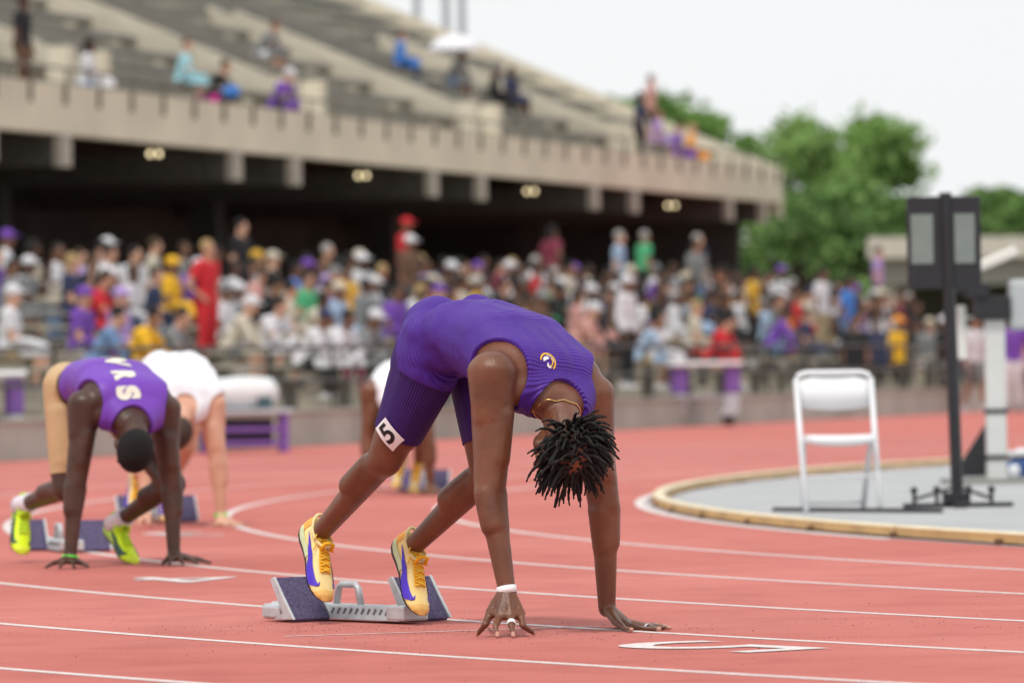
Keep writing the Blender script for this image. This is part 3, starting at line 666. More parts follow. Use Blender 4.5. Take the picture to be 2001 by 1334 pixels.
# ---------------- the main sprinter (lane 5)
def J_main():
    J = {}
    J['hipR'] = U(846, 676, 18.30); J['hipL'] = U(928, 672, 18.44)
    J['kneeR'] = U(752, 897, 18.42); J['kneeL'] = U(955, 925, 18.36); J['ankR'] = U(630, 1036, 18.74); J['ankL'] = U(812, 1062, 18.60)
    J['spine'] = [U(888, 668, 18.36), U(942, 656, 18.24), U(1004, 684, 18.10), U(1058, 738, 17.97), U(1090, 786, 17.88)]
    J['shR'] = U(967, 742, 17.80); J['shL'] = U(1150, 786, 18.05)
    J['elR'] = U(957, 955, 17.76); J['elL'] = U(1180, 985, 18.06); J['wrR'] = U(990, 1150, 17.70); J['wrL'] = U(1186, 1188, 18.08)
    J['kfR'] = nrm(FM * .75 - V3(0, 0, .65)); J['kfL'] = nrm(FM * .75 - V3(0, 0, .65))
    J['gluteR'] = J['hipR'] + V3(.0, .04, .032); J['gluteL'] = J['hipL'] + V3(.0, .04, .032)
    J['abR'] = nrm(FM + LM * .3); J['abL'] = nrm(FM - LM * .3)
    J['head'] = U(1103, 876, 17.74); J['hu'] = nrm((.22, -.80, -.56)); f = Vector((-.62, .10, -.6)); J['hf'] = nrm(f - J['hu'] * f.dot(J['hu']))
    J['fdR'] = nrm(U(640, 1172, 18.62) - U(600, 1030, 18.78)); J['fuR'] = nrm((.55, -.62, .45)); J['fdL'] = nrm(U(832, 1196, 18.50) - U(784, 1052, 18.66)); J['fuL'] = nrm((.55, -.62, .45))
    J['wd'] = [.088, .082, .10, .125, .05]; J['rd'] = [.112, .106, .116, .112, .066]; J['bulk'] = 1.17; J['tk'] = 1.12
    return J
J = J_main()
def gz(p, z): return V3(p.x, p.y, z)
HR = dict(kn=[U(957, 1196, 17.68), U(976, 1202, 17.64), U(998, 1204, 17.63), U(1018, 1198, 17.66)],
          mid=[U(948, 1220, 17.64), U(968, 1224, 17.59), U(1000, 1224, 17.58), U(1022, 1222, 17.62)],
          tip=[gz(G(934, 1243), .010), gz(G(972, 1246), .010), gz(G(1003, 1246), .010), gz(G(1042, 1242), .010)],
          thumb=(U(965, 1180, 17.76), U(957, 1205, 17.80), gz(G(953, 1226), .012)))
HL = dict(kn=[U(1213, 1216, 18.16), U(1222, 1214, 18.10), U(1226, 1217, 18.04), U(1224, 1221, 17.99)],
          mid=[U(1250, 1222, 18.20), U(1258, 1222, 18.12), U(1262, 1225, 18.04), U(1254, 1228, 17.97)],
          tip=[gz(G(1282, 1226), .010), gz(G(1300, 1229), .010), gz(G(1308, 1232), .010), gz(G(1288, 1234), .010)],
          thumb=(U(1204, 1214, 17.98), U(1218, 1225, 17.93), gz(G(1234, 1236), .011)))
m_top = mat('singlet_purple', PURPLE, .55, var=.07, scale=6, bump=.25, bscale=18, rib=.0098, spec=.35)
m_shorts = mat('shorts_purple', (.038, .010, .135), .62, var=.07, scale=6, bump=.15, bscale=20, rib=.008, spec=.3)
ath, kids, bvh, tbvh, B = athlete('sprinter', 'person in purple ribbed singlet and shorts, yellow spikes, head hanging, leaning on both hands', J, dict(R=HR, L=HL), SKIN_D, m_top, m_shorts, SH_Y,
                              dict(voxel=.0042, it=45, hem=.76, armhole=.138, aout=.045, aoff=V3(0, 0, .02), neck=.088, noff=V3(.0, -.04, -.02), tophem=-.03))
W_ = mat('tape_white', (.82, .82, .83), .6); m_black = mat('print_black', (.012, .012, .012), .5)
d = nrm(J['wrR'] - J['elR']); band(ath, 'wristband', J['wrR'] + d * .004, J['wrR'] + d * .1, .0315, .024, W_)
p, q = HR['kn'][2], HR['mid'][2]; band(ath, 'finger_tape', p * .35 + q * .65, q, .0135, .018, W_, 14)
p, q = HL['mid'][2], HL['tip'][2]; band(ath, 'finger_tape', p * .9 + q * .1, q, .0125, .018, W_, 14)
for H in (HR, HL):                                         # pale finger ends and nails
    for a, bq in list(zip(H['mid'], H['tip'])) + [(H['thumb'][1], H['thumb'][2])]:
        mb = MB(); dd = nrm(bq - a); mb.capsule(bq - dd * .006, bq + dd * .0035, .0076, .0068, 10, 3); mb.build('fingertip', NAIL, ath, True)
# hip number, side sticker, back emblem
sq = lambda w_, h: flatmesh([[(-w_ / 2, -h / 2), (w_ / 2, -h / 2), (w_ / 2, h / 2), (-w_ / 2, h / 2)]])
c = U(757, 846, 18.30); nn = nrm((-.35, -.94, .05)); a_ = math.radians(-38)
uy = nrm(V3(math.sin(-a_) * -1, 0, math.cos(a_))); uy = nrm(uy - nn * uy.dot(nn)); ux = uy.cross(nn)
decal(ath, 'hip_number', sq(.058, .085), bvh, c, ux, uy, nn, .009, W_); decal(ath, 'number_five', glyph('5', .082, .002), bvh, c, ux, uy, nn, .0105, m_black)
c = U(1000, 868, 18.2); decal(ath, 'side_number', sq(.03, .07), bvh, U(996, 862, 18.25), nrm((1, .1, 0)), V3(.25, 0, .97), nrm((.25, -.96, 0)), .009, W_)
gold = flat('emblem_gold', (.80, .45, .02)); wh = flat('emblem_white', (.8, .8, .8))
ey = V3(0, 0, CAMH); h = tbvh.ray_cast(ey, nrm(U(1071, 706, 17.75) - ey), 40); c = h[0]; nn = h[1] if h[1].y < 0 else -h[1]
ux = nrm(V3(.85, .25, -.35)); ux = nrm(ux - nn * ux.dot(nn)); uy = nn.cross(ux)
decal(ath, 'back_emblem', flatmesh(arc(0, 0, .024, .030, -.6, 3.4, 16) + arc(.0, 0, .014, .0185, -1.0, 1.1, 8)), tbvh, c, ux, uy, nn, .002, gold, .006)
decal(ath, 'back_emblem_mark', flatmesh(arc(-.006, .002, .002, .013, .9, 3.9, 8) + arc(.008, -.010, .003, .010, 2.5, 5.8, 8) + arc(0, 0, .0195, .022, .3, 2.0, 8)), tbvh, c, ux, uy, nn, .002, wh, .006)
# necklace
nk = J['spine'][-1] * .45 + J['head'] * .55 - J['hu'] * .045 - J['hf'] * .018; ax = nrm(J['head'] - J['spine'][-1]); e1 = ax.orthogonal().normalized(); e2 = ax.cross(e1)
pts = []
for k in range(61):
    a = 2 * math.pi * k / 60; dirn = e1 * math.cos(a) + e2 * math.sin(a); o_ = J['spine'][-1] * .58 + J['head'] * .42 - J['hu'] * .03; h = bvh.ray_cast(o_, dirn, .3)
    dist = min(h[3] if h[0] else .075, .082); pts.append(o_ + dirn * (dist + .003) + ax * .003 * math.sin(a * 9))
mb = MB(); mb.tube(pts, [.0018 + .0007 * (k % 2) for k in range(61)], 6, False); mb.build('necklace', mat('gold', (.85, .58, .22), .25, metal=1.), ath, True)
# twisted locks
m_hair = mat('hair_black', (.010, .009, .009), .75, var=.3, scale=60, bump=.6, bscale=150)
hd, hu, hf = J['head'], J['hu'], J['hf']; hs = hu.cross(hf); hc = hd + hu * .02 - hf * .012
m_scalp = mat('scalp_partings', (.012, .010, .010), .8); n = m_scalp.node_tree; tc = n.nodes.new('ShaderNodeTexCoord'); vo = n.nodes.new('ShaderNodeTexVoronoi'); vo.feature = 'DISTANCE_TO_EDGE'; vo.inputs['Scale'].default_value = 34
n.links.new(tc.outputs['Object'], vo.inputs['Vector']); r_ = ramp(n, vo.outputs['Distance'], [(.03, (.12, .055, .032)), (.07, (.012, .010, .010))]); n.links.new(r_.outputs[0], n.nodes['Principled BSDF'].inputs['Base Color'])
mb = MB(); mb.ell(hc, (hs * .079, hf * .099, hu * .095), 40, 26)
keep = [f for f in mb.f if all((lambda l: not ((l.dot(hf) > .05 and l.dot(hu) < .03) or l.dot(hu) < -.055))(Vector(mb.v[i]) - hc) for i in f)]; mb.f = keep; mb.build('scalp', m_scalp, ath, True)
mb = MB(); NL = 230; rr = random.Random(5); grav = V3(0, 0, -1)
for i in range(NL):
    z = 1 - 1.35 * (i + .5) / NL; ph = i * 2.39996; rxy = math.sqrt(max(0, 1 - z * z)); loc = hs * (rxy * math.cos(ph)) + hf * (rxy * math.sin(ph)) + hu * z
    if hf.dot(loc) > .5 and z < .35: continue
    if z < .05 and hf.dot(loc) > -.1: continue
    p = hc + hs * loc.dot(hs) * .078 + hf * loc.dot(hf) * .098 + hu * loc.dot(hu) * .094; nn = nrm(loc)
    tang = nrm(loc - hu * loc.dot(hu)) if rxy > .05 else hs; gt = grav - nn * grav.dot(nn)
    L = rr.uniform(.046, .088) * (1.15 if nn.z < -.2 else 1); dirn = nrm(nn * .22 + tang * .85 + gt * .38 + hs * -.12 + V3(rr.uniform(-.4, .4), rr.uniform(-.4, .4), rr.uniform(-.25, .25))); pts = []; rs = []; q = p.copy(); K_ = 9
    for k in range(K_):
        pts.append(q.copy()); rs.append((.0058 - .0034 * (k / (K_ - 1)) ** 1.8) * (1 + .16 * (-1) ** k)); dirn = nrm(dirn + grav * .14 + V3(rr.uniform(-.16, .16), rr.uniform(-.16, .16), rr.uniform(-.1, .1))); q = q + dirn * L / (K_ - 1)
        rel = q - hc; e = math.sqrt((rel.dot(hs) / .083) ** 2 + (rel.dot(hf) / .103) ** 2 + (rel.dot(hu) / .099) ** 2)
        if e < 1: q = hc + rel / max(e, .2)
    mb.tube(pts, rs, 7)
mb.build('hair', m_hair, ath, True)
finish(ath)
# ---------------- lane 4 sprinter
def J_two():
    J = {}; F4 = nrm((.37, -.93, 0)); L4 = nrm((.93, .37, 0)); J['F'], J['L'] = F4, L4
    J['hipR'] = U(128, 762, 25.08); J['hipL'] = U(205, 764, 25.18); J['kneeR'] = U(118, 985, 25.05); J['kneeL'] = U(338, 945, 24.75); J['ankR'] = U(48, 985, 25.35); J['ankL'] = U(232, 1018, 25.05)
    J['kneeR'] = U(128, 955, 25.0)
    J['spine'] = [U(165, 762, 25.12), U(195, 745, 24.92), U(225, 750, 24.74), U(250, 782, 24.58), U(258, 822, 24.48)]
    J['shR'] = U(168, 800, 24.50); J['shL'] = U(318, 808, 24.66); J['elR'] = U(148, 945, 24.46); J['elL'] = U(335, 950, 24.66); J['wrR'] = U(137, 1090, 24.42); J['wrL'] = U(340, 1085, 24.62)
    for s in 'RL': J['kf' + s] = nrm(F4 * .8 - V3(0, 0, .6)); J['glute' + s] = J['hip' + s] + V3(0, .06, .02); J['ab' + s] = F4.copy()
    J['head'] = U(262, 878, 24.36); J['hu'] = nrm((.05, -.72, -.69)); f = Vector((-.25, .6, -.65)); J['hf'] = nrm(f - J['hu'] * f.dot(J['hu']))
    J['wd'] = [.080, .070, .086, .110, .04]; J['rd'] = [.104, .092, .100, .100, .062]; J['bulk'] = 1.08
    J['fdR'] = nrm(U(45, 1092, 25.15) - U(38, 975, 25.4)); J['fuR'] = nrm((.35, -.85, .3)); J['fdL'] = nrm(U(275, 1092, 24.85) - U(212, 1015, 25.1)); J['fuL'] = nrm((.5, -.6, .6))
    return J
def auto_hand(J, s, F, L):
    wr = J['wr' + s]; side = 1 if s == 'L' else -1; kn = []; mid = []; tip = []
    for k, a in enumerate((-.036, -.012, .012, .034)):
        b_ = wr + L * a + F * .045; kn.append(V3(b_.x, b_.y, max(.035, wr.z - .045))); mid.append(V3(b_.x + F.x * .035 + L.x * a * .8, b_.y + F.y * .035 + L.y * a * .8, .028)); tip.append(V3(b_.x + F.x * .07 + L.x * a * 1.7, b_.y + F.y * .07 + L.y * a * 1.7, .010))
    t = wr - L * side * .03 + F * .01; t.z = max(.03, wr.z - .03); t2 = t - L * side * .03 + F * .02; t2.z = .022; t3 = t2 - L * side * .025 + F * .02; t3.z = .011
    return dict(kn=kn, mid=mid, tip=tip, thumb=(t, t2, t3))
J2 = J_two(); H2 = {s: auto_hand(J2, s, nrm(J2['F'] + J2['L'] * (.35 if s == 'L' else -.45)), J2['L']) for s in 'RL'}
m_top2 = mat('singlet_purple_b', (.16, .045, .42), .5, var=.05, scale=5); m_gold = mat('shorts_gold', (.55, .37, .19), .5, var=.06, scale=5, bump=.2, bscale=20)
a2_, _, bv2, tb2, B2 = athlete('sprinter', 'person in purple singlet with pale back lettering, gold shorts and neon yellow spikes', J2, H2, SKIN_DD, m_top2, m_gold, SH_N,
                           dict(voxel=.0065, it=22, hem=.86, armhole=.128, aout=.045, aoff=V3(0, 0, .015), neck=.082, noff=V3(0, -.03, -.02), tophem=.17, sock=flat('sock_white', (.75, .72, .78))))
for i, (ch, x, y, Z) in enumerate((('W', 222, 700, 24.7), ('R', 240, 735, 24.55), ('S', 248, 764, 24.45))):
    nn = nrm((.05, -.55 - .12 * i, .83 - .15 * i)); ux = nrm(V3(.3, -.6, -.7)); ux = nrm(ux - nn * ux.dot(nn)); uy = nn.cross(ux)
    decal(a2_, 'back_letter', glyph(ch, .125, .009), tb2, U(x, y, Z), ux, uy, nn, .003, flat('letter_cream', (.78, .74, .62)))
green = flat('band_green', (.12, .75, .05)); band(a2_, 'wristband', J2['wrR'], J2['wrR'] + nrm(J2['wrR'] - J2['elR']), .037, .022, green)
band(a2_, 'bracelet', J2['wrL'], J2['wrL'] + nrm(J2['wrL'] - J2['elL']), .034, .010, flat('bracelet_tan', (.3, .18, .08)))
hd, hu, hf = J2['head'], J2['hu'], J2['hf']; hs = hu.cross(hf); mb = MB(); mb.ell(hd + hu * .028 - hf * .022, (hs * .080, hf * .098, hu * .094), 24, 16); mb.build('hair', mat('hair_short', (.008, .007, .007), .9, bump=.8, bscale=250), a2_, True)
finish(a2_)
# ---------------- lanes 3 and 2: the same crouch set further round the bend
def J_moved(J, o_from, o_to, ang, sc=1.0):
    R = rotz(ang); K = {}
    for k, v in J.items():
        if k == 'spine': K[k] = [R @ (p - o_from) * sc + o_to for p in v]
        elif k in ('wd', 'rd', 'bulk', 'tk'): K[k] = v
        elif k[:2] in ('kf', 'ab', 'hu', 'hf', 'fd', 'fu'): K[k] = R @ v
        else: K[k] = R @ (v - o_from) * sc + o_to
    return K
def H_moved(H, o_from, o_to, ang, sc=1.0):
    R = rotz(ang); g = lambda p: R @ (p - o_from) * sc + o_to
    return {s: dict(kn=[g(p) for p in h['kn']], mid=[g(p) for p in h['mid']], tip=[g(p) for p in h['tip']], thumb=tuple(g(p) for p in h['thumb'])) for s, h in H.items()}
om = gz(J['wrL'], 0)
def far_ath(to, ang, label, skin, top, shorts, opt, hairm, bandm, sc=1.0):
    K = J_moved(J, om, to, ang, sc); H = H_moved(dict(R=HR, L=HL), om, to, ang, sc)
    r, _, _, _, _ = athlete('sprinter', label, K, H, skin, top, shorts, SH_Y, opt)
    hd, hu, hf = K['head'], K['hu'], K['hf']; hs = hu.cross(hf); mb = MB(); mb.ell(hd + hu * .028 - hf * .02, (hs * .084, hf * .10, hu * .096), 20, 12); mb.build('hair', hairm, r, True)
    for s in bandm: band(r, 'wristband', K['wr' + s], K['wr' + s] + nrm(K['wr' + s] - K['el' + s]), .036, .022, green)
    finish(r); return K
m_wtop = mat('singlet_white', (.80, .80, .84), .6, var=.03, scale=5); m_navy = mat('shorts_navy', (.03, .02, .07), .6)
K3 = far_ath(G(432, 1027), math.radians(-24), 'person in white singlet and dark shorts crouched behind the gold-shorts sprinter', SKIN_L, m_wtop, m_navy, dict(voxel=.009, it=10, armhole=.10, tophem=.0, hem=.7), mat('hair_brown', (.05, .03, .02), .8), 'L', .88)
K2 = far_ath(G(842, 966), math.radians(-42), 'person in white and dark kit crouched at the blocks farthest round the bend', SKIN_D, m_wtop, m_navy, dict(voxel=.010, it=8, armhole=.10, tophem=.12, hem=.7), MATS['hair_short'], 'R', .84)
# ---------------------------------------------------------------- starting blocks
m_alu = mat('block_grey', (.52, .54, .55), .45, var=.12, scale=20, metal=.3); m_pad = mat('pedal_purple', (.09, .075, .16), .85, col2=(.17, .14, .27), scale=90, bump=.9, bscale=400); m_slot = mat('slot_dark', (.16, .17, .18), .7)
def make_block():
    root = empty('starting_block')                         # x: running direction, y: left, origin at the rear end of the rail
    mb = MB(); v = []; f = []; sec = [(-.050, .004), (-.034, .045), (-.026, .052), (.026, .052), (.034, .045), (.050, .004)]
    for x in (.10, .86):
        for y, z in sec: v.append((x, y, z))
    f = [(i, (i + 1) % 6, 6 + (i + 1) % 6, 6 + i) for i in range(6)] + [(5, 4, 3, 2, 1, 0), (6, 7, 8, 9, 10, 11)]
    mb.add(v, f); rl = mb.build('rail', m_alu, root, bevel=.003)
    for i in range(18):
        x = .20 + i * .034
        for sg in (-1, 1):
            q = MB(); q.tube([(x, sg * .0415, .022), (x + .006, sg * .0365, .040)], .0055, 6); q.build('slot', m_slot, rl)
    mb = MB(); mb.box((.84, 0, .030), (.10, .104, .050)); mb.build('end_cap', m_alu, root, bevel=.008); mb = MB(); mb.box((.14, 0, .026), (.09, .13, .040)); mb.build('foot_plate', m_alu, root, bevel=.008)
    mb = MB(); mb.tube([(.44, 0, .05), (.455, 0, .105), (.47, 0, .116), (.55, 0, .116), (.565, 0, .105), (.58, 0, .05)], .012, 8); mb.build('handle', m_alu, root, True)
    for (x, y, hgt) in ((.42, -.118, .150), (.76, .118, .150)):
        pd = empty('pedal', (x, y, 0), 0, root); ti = math.radians(52); dx = math.cos(ti); dz_ = math.sin(ti)
        ax = V3(-dx, 0, dz_); L = .175; w_ = .072; nx = V3(dz_, 0, dx); o = V3(.05, 0, .006)
        q = MB(); P = []
        for a in (0, L):
            for yy in (-w_, w_):
                for th in (0, -.016): P.append(o + ax * a + V3(0, yy, 0) + nx * th)
        q.add(P, [(0, 1, 3, 2), (4, 6, 7, 5), (0, 4, 5, 1), (2, 3, 7, 6), (0, 2, 6, 4), (1, 5, 7, 3)]); q.build('pad', m_pad, pd, bevel=.004)
        for yy in (-w_ - .006, w_ + .006):
            q = MB(); pr = [o + V3(.008, 0, 0), o + ax * L * .5 + nx * .003, o + ax * L + nx * .003, o + ax * (L + .006) - nx * .022, o + ax * L * .3 - nx * .034, V3(-.06, 0, .004)]
            q.add([p + V3(0, yy + e, 0) for e in (-.005, .005) for p in pr], [(0, 1, 2, 3, 4, 5), (11, 10, 9, 8, 7, 6)] + [(i, (i + 1) % 6, 6 + (i + 1) % 6, 6 + i) for i in range(6)]); q.build('bracket', m_alu, pd, bevel=.002)
        q = MB(); q.box((-.11, 0, .026), (.11, .118, .042)); q.build('pedal_base', m_alu, pd, bevel=.008)
    return root
def copy_tree(o, parent=None):
    c = o.copy(); COL.objects.link(c); c.parent = parent
    for ch in o.children: copy_tree(ch, c)
    return c
blk = make_block(); blk.location = (-.86, 19.33, .005); blk.rotation_euler.z = math.atan2(FM.y, FM.x)
tag(blk, 'grey starting block with purple pedals under the yellow spikes of the sprinter wearing number five', 'starting block', 'starting blocks')
for (lab, org, ang) in (('grey starting block with purple pedals under the neon yellow spikes', G(78, 1070), math.atan2(-.93, .37) - .12), ('grey starting block behind the white singlet sprinter', None, 0), ('grey starting block farthest round the bend', None, 1)):
    c = copy_tree(blk)
    if org is not None: c.location = (org.x, org.y, .005); c.rotation_euler.z = ang
    else:
        to, an = ((G(432, 1027), math.radians(-24)), (G(842, 966), math.radians(-42)))[ang]
        c.location = rotz(an) @ (Vector(blk.location) - om) + to; c.location.z = .005; c.rotation_euler.z = blk.rotation_euler.z + an
    c['label'] = lab
# ---------------------------------------------------------------- rubber crumbs on the track
mb = MB(); rr = random.Random(3)
def crumb(p, s):
    mb.box((p.x, p.y, s * .5), (s * rr.uniform(.7, 2), s, s), rotz(rr.uniform(0, 3)))
for i in range(700):
    c = random.Random(i).choice([(720, 1222, 190, 8), (985, 1238, 150, 9), (560, 1225, 150, 12), (1180, 1230, 260, 14), (1750, 1225, 260, 22), (400, 1225, 350, 30), (1300, 1240, 600, 45)])
    y = rr.gauss(c[1], c[3]); y = min(max(y, 1140), 1330); crumb(G(rr.gauss(c[0], c[2]), y), rr.uniform(.0007, .0021))
tag(mb.build('rubber_crumbs', mat('crumb', (.06, .018, .014), .9)), 'dark loose rubber crumbs scattered over the red track', 'crumbs', kind='stuff')
# ---------------------------------------------------------------- folding chair
m_w = mat('plastic_white', (.80, .81, .83), .4, var=.02, scale=5); m_wm = mat('metal_white', (.76, .77, .79), .35)
co = G(1638, 1001); ch = tag(empty('folding_chair', co, math.radians(4)), 'white plastic folding chair standing on the grey apron inside the kerb', 'chair')
mb = MB()
for s in (-1, 1):
    q = MB(); q.tube([(s * .165, -.20, .012), (s * .185, -.06, .32), (s * .19, .02, .40)], .016, 8); q.build('rear_leg', m_wm, ch, True)
    q = MB(); q.tube([(s * .205, .22, .012), (s * .208, .02, .42), (s * .21, -.12, .74)], .016, 8); q.build('front_leg', m_wm, ch, True)
for o_ in ch.children:                                     # seat faces the camera: swap depth
    for v in o_.data.vertices: v.co.y *= -1
q = MB(); q.tube([(-.21, .12, .73), (-.19, .125, .765), (-.15, .13, .775), (.15, .13, .775), (.19, .125, .765), (.21, .12, .73)], .016, 8); q.build('top_rail', m_wm, ch, True)
q = MB(); v = []
for i in range(13):
    x = -.197 + .394 * i / 12; bow = .02 * (1 - (x / .2) ** 2); zt = .755 - .03 * abs(x / .2) ** 4; zb = .585 - .018 * (1 - (x / .2) ** 2)
    v += [(x, .112 + bow, zt), (x, .095 + bow, zb), (x, .103 + bow, zb), (x, .120 + bow, zt)]
q.add(v, [(4 * i + a, 4 * i + (a + 1) % 4, 4 * i + 4 + (a + 1) % 4, 4 * i + 4 + a) for i in range(12) for a in range(4)] + [(0, 1, 2, 3), (51, 50, 49, 48)]); q.build('backrest', m_w, ch, True)
q = MB(); v = []
for i in range(13):
    x = -.185 + .37 * i / 12; dr = .018 * (1 - (x / .19) ** 2)
    v += [(x, .12, .425), (x, -.19 - dr, .435 - dr * .2), (x, -.20 - dr, .388 - dr), (x, .12, .392)]
q.add(v, [(4 * i + a, 4 * i + (a + 1) % 4, 4 * i + 4 + (a + 1) % 4, 4 * i + 4 + a) for i in range(12) for a in range(4)] + [(0, 1, 2, 3), (51, 50, 49, 48)]); q.build('seat', m_w, ch, True)
q = MB(); q.tube([(-.19, -.13, .20), (.19, -.13, .20)], .009, 8); q.build('stretcher', m_wm, ch, True); q = MB(); q.tube([(-.17, .19, .05), (.17, .19, .05)], .009, 8); q.build('stretcher', m_wm, ch, True)
# black cable cover in front of the chair
c0, c1 = G(1512, 1000), G(1840, 1003); q = MB(); d = c1 - c0; q.tube([c0 + V3(0, 0, .012), c1 + V3(0, 0, .012)], .016, 6)
m_blk = mat('black_metal', (.022, .022, .026), .45, var=.1)
tag(q.build('cable_cover', m_blk), 'thin black cable cover lying on the apron under the folding chair', 'cable cover')
# display board
bc = G(1872, 992); bd_ = tag(empty('display_board', bc), 'black pole-mounted display board with two grey panels on a flat steel base', 'display board')
sc_ = FPX / bc.y; lean = -.045
q = MB(); q.tube([(0, 0, 0), (lean * 1.0, 0, 1.78)], .035, 8); q.build('pole', m_blk, bd_)
q = MB(); q.box((lean - .01, .03, 1.50), (.415, .07, .52)); q.build('cabinet', m_blk, bd_, bevel=.008)
m_pan = mat('panel_grey', (.20, .235, .215), .4, var=.05)
for x in (-.125, .115): q = MB(); q.box((lean - .01 + x, -.0085, 1.52), (.125 if x < 0 else .115, .006, .28)); q.build('panel', m_pan, bd_)
q = MB(); q.box((0, 0, .016), (.62, .07, .03)); q.box((0, 0, .018), (.07, .5, .034)); q.box((-.02, 0, .06), (.13, .12, .06)); q.build('base', m_blk, bd_, bevel=.004)
for x, y in ((-.24, .1), (.2, .12), (.08, .25), (-.1, .25)): q = MB(); q.tube([(x, y, .006), (x, y, .09)], .012, 6); q.ell((x, y, .1), (V3(.022, 0, 0), V3(0, .022, 0), V3(0, 0, .022)), 8, 6); q.build('levelling_knob', m_blk, bd_)
q = MB(); q.tube([(-.24, .1, .05), (0, .05, .12), (.2, .12, .05)], .010, 6); q.build('brace', m_blk, bd_)
# white camera mast
mc = G(1948, 945); ms = tag(empty('camera_mast', mc), 'thick pale grey mast carrying cameras and boxes beside the display board', 'camera mast')
q = MB(); q.box((0, 0, .56), (.135, .11, 1.1)); q.build('mast', mat('mast_pale', (.62, .63, .61), .45, var=.04), ms, bevel=.012)
for z in (.18, .49): q = MB(); q.box((0, 0, z), (.155, .13, .028)); q.build('clamp', m_blk, ms)
q = MB(); q.box((.1, .1, .02), (.9, .6, .035)); q.build('base_plate', mat('plate_grey', (.25, .25, .23), .6), ms)
q = MB(); q.add([(-.30, .03, .05), (-.07, .03, .05), (-.07, .03, .40), (-.30, .07, .05), (-.07, .07, .05), (-.07, .07, .40)], [(0, 1, 2), (5, 4, 3), (0, 3, 4, 1), (1, 4, 5, 2), (2, 5, 3, 0)]); q.build('gusset', m_blk, ms)
q = MB(); q.box((-.02, 0, 1.18), (.24, .2, .16)); q.box((-.12, -.06, 1.30), (.16, .12, .10)); q.build('camera', m_blk, ms, bevel=.01)
q = MB(); q.tube([(-.17, -.06, 1.3), (-.27, -.1, 1.34)], .045, 10); q.build('lens', m_blk, ms, True)
q = MB(); q.box((.19, .04, 1.20), (.18, .2, .34)); q.build('housing', mat('housing_grey', (.45, .48, .49), .5), ms, bevel=.03)
q = MB(); q.box((.0, .02, 1.50), (.34, .2, .07), Matrix.Rotation(math.radians(-22), 3, 'Y')); q.build('sunshade', mat('shade_cream', (.72, .70, .64), .5), ms, bevel=.015)
q = MB(); q.box((-.215, .05, 1.02), (.06, .06, .36)); q.box((-.12, .05, 1.12), (.16, .02, .02)); q.build('speaker_bar', mat('bar_cream', (.72, .72, .68), .5), ms, bevel=.01)
bb = G(1998, 938); q = MB(); q.ell((0, 0, .085), (V3(.12, 0, 0), V3(0, .09, 0), V3(0, 0, .085)), 16, 10); bg_ = tag(empty('sports_bag', bb), 'blue bag with a white patch lying beside the pale camera mast', 'bag'); q.build('bag_body', mat('bag_blue', (.03, .09, .28), .6, var=.2, scale=10), bg_, True)
q = MB(); q.ell((-.06, -.075, .07), (V3(.045, 0, 0), V3(0, .02, 0), V3(0, 0, .045)), 12, 8); q.build('patch', m_w, bg_, True); q = MB(); q.tube([(-.08, 0, .15), (-.03, 0, .21), (.05, 0, .21), (.09, 0, .15)], .012, 6); q.box((0, 0, .19), (.2, .16, .03)); q.build('strap', m_w, bg_, True)
# ---------------------------------------------------------------- trackside furniture by the wall
m_pur = mat('paint_purple', (.20, .09, .36), .55, var=.08, scale=6); m_gry = mat('steel_grey', (.46, .49, .52), .45, var=.06)
def judge_stand(name, loc, rz, label):
    r = tag(empty(name, loc, rz), label, 'trolley', 'wheeled purple and white trolleys')
    q = MB(); q.box((0, 0, .84), (1.0, .5, .06)); q.build('top', m_w, r, bevel=.03)
    for x in (-.36, .36):
        q = MB(); q.box((x, 0, .62), (.20, .36, .36)); q.build('sleeve', m_pur, r, bevel=.02)
        q = MB(); v = [(x - .09, -.17, .44), (x + .09, -.17, .44), (x + .09, .17, .44), (x - .09, .17, .44), (x - .17, -.17, .14), (x + .06, -.17, .14), (x + .06, .17, .14), (x - .17, .17, .14)]
        q.add(v, [(0, 1, 2, 3), (7, 6, 5, 4), (0, 4, 5, 1), (1, 5, 6, 2), (2, 6, 7, 3), (3, 7, 4, 0)]); q.build('leg', m_gry, r, bevel=.01)
        for y in (-.13, .13): q = MB(); q.tube([(x - .05, y - .03, .075), (x - .05, y + .03, .075)], .074, 14); q.build('wheel', m_dark, r)
    q = MB(); q.box((0, 0, .40), (.62, .06, .06)); q.build('crossbar', m_gry, r); return r
g = G(1378, 832); judge_stand('trolley', (g.x, g.y - .3, 0), math.radians(5), 'wheeled trolley with purple sleeves and white top by the wall behind the folding chair')
g = G(-42, 897); judge_stand('trolley', (g.x, g.y, 0), math.radians(5), 'wheeled trolley with purple sleeve beside the gold-shorts sprinter, cut by the picture edge')
g = G(478, 884); tb = tag(empty('steel_table', (g.x, g.y, 0), math.radians(8)), 'purple framed steel table with grey top standing against the low wall', 'table')
q = MB(); q.box((0, 0, .42), (.98, .5, .05)); q.build('tabletop', m_gry, tb, bevel=.01)
for x in (-.40, .40):
    for y in (-.2, .2): q = MB(); q.box((x, y, .198), (.07, .06, .394)); q.build('leg', m_pur, tb)
for z in (.10, .24): q = MB(); q.box((0, -.2, z), (.72, .04, .05)); q.build('stretcher', m_pur, tb)
q = MB(); q.box((.05, .1, .2), (.5, .1, .3)); q.build('panel', mat('panel_navy', (.03, .03, .06), .6), tb)
rl = tag(empty('rolled_cover', (g.x - .16, g.y, .447), math.radians(8)), 'thick white rolled cover lying on the purple framed table', 'rolled cover')
q = MB(); pr = []
for i in range(15):
    x = -.52 + 1.04 * i / 14; e = min(1, (1 - abs(x) / .53) * 6) ** .5; pr.append((x, e))
v = []; n_ = 18
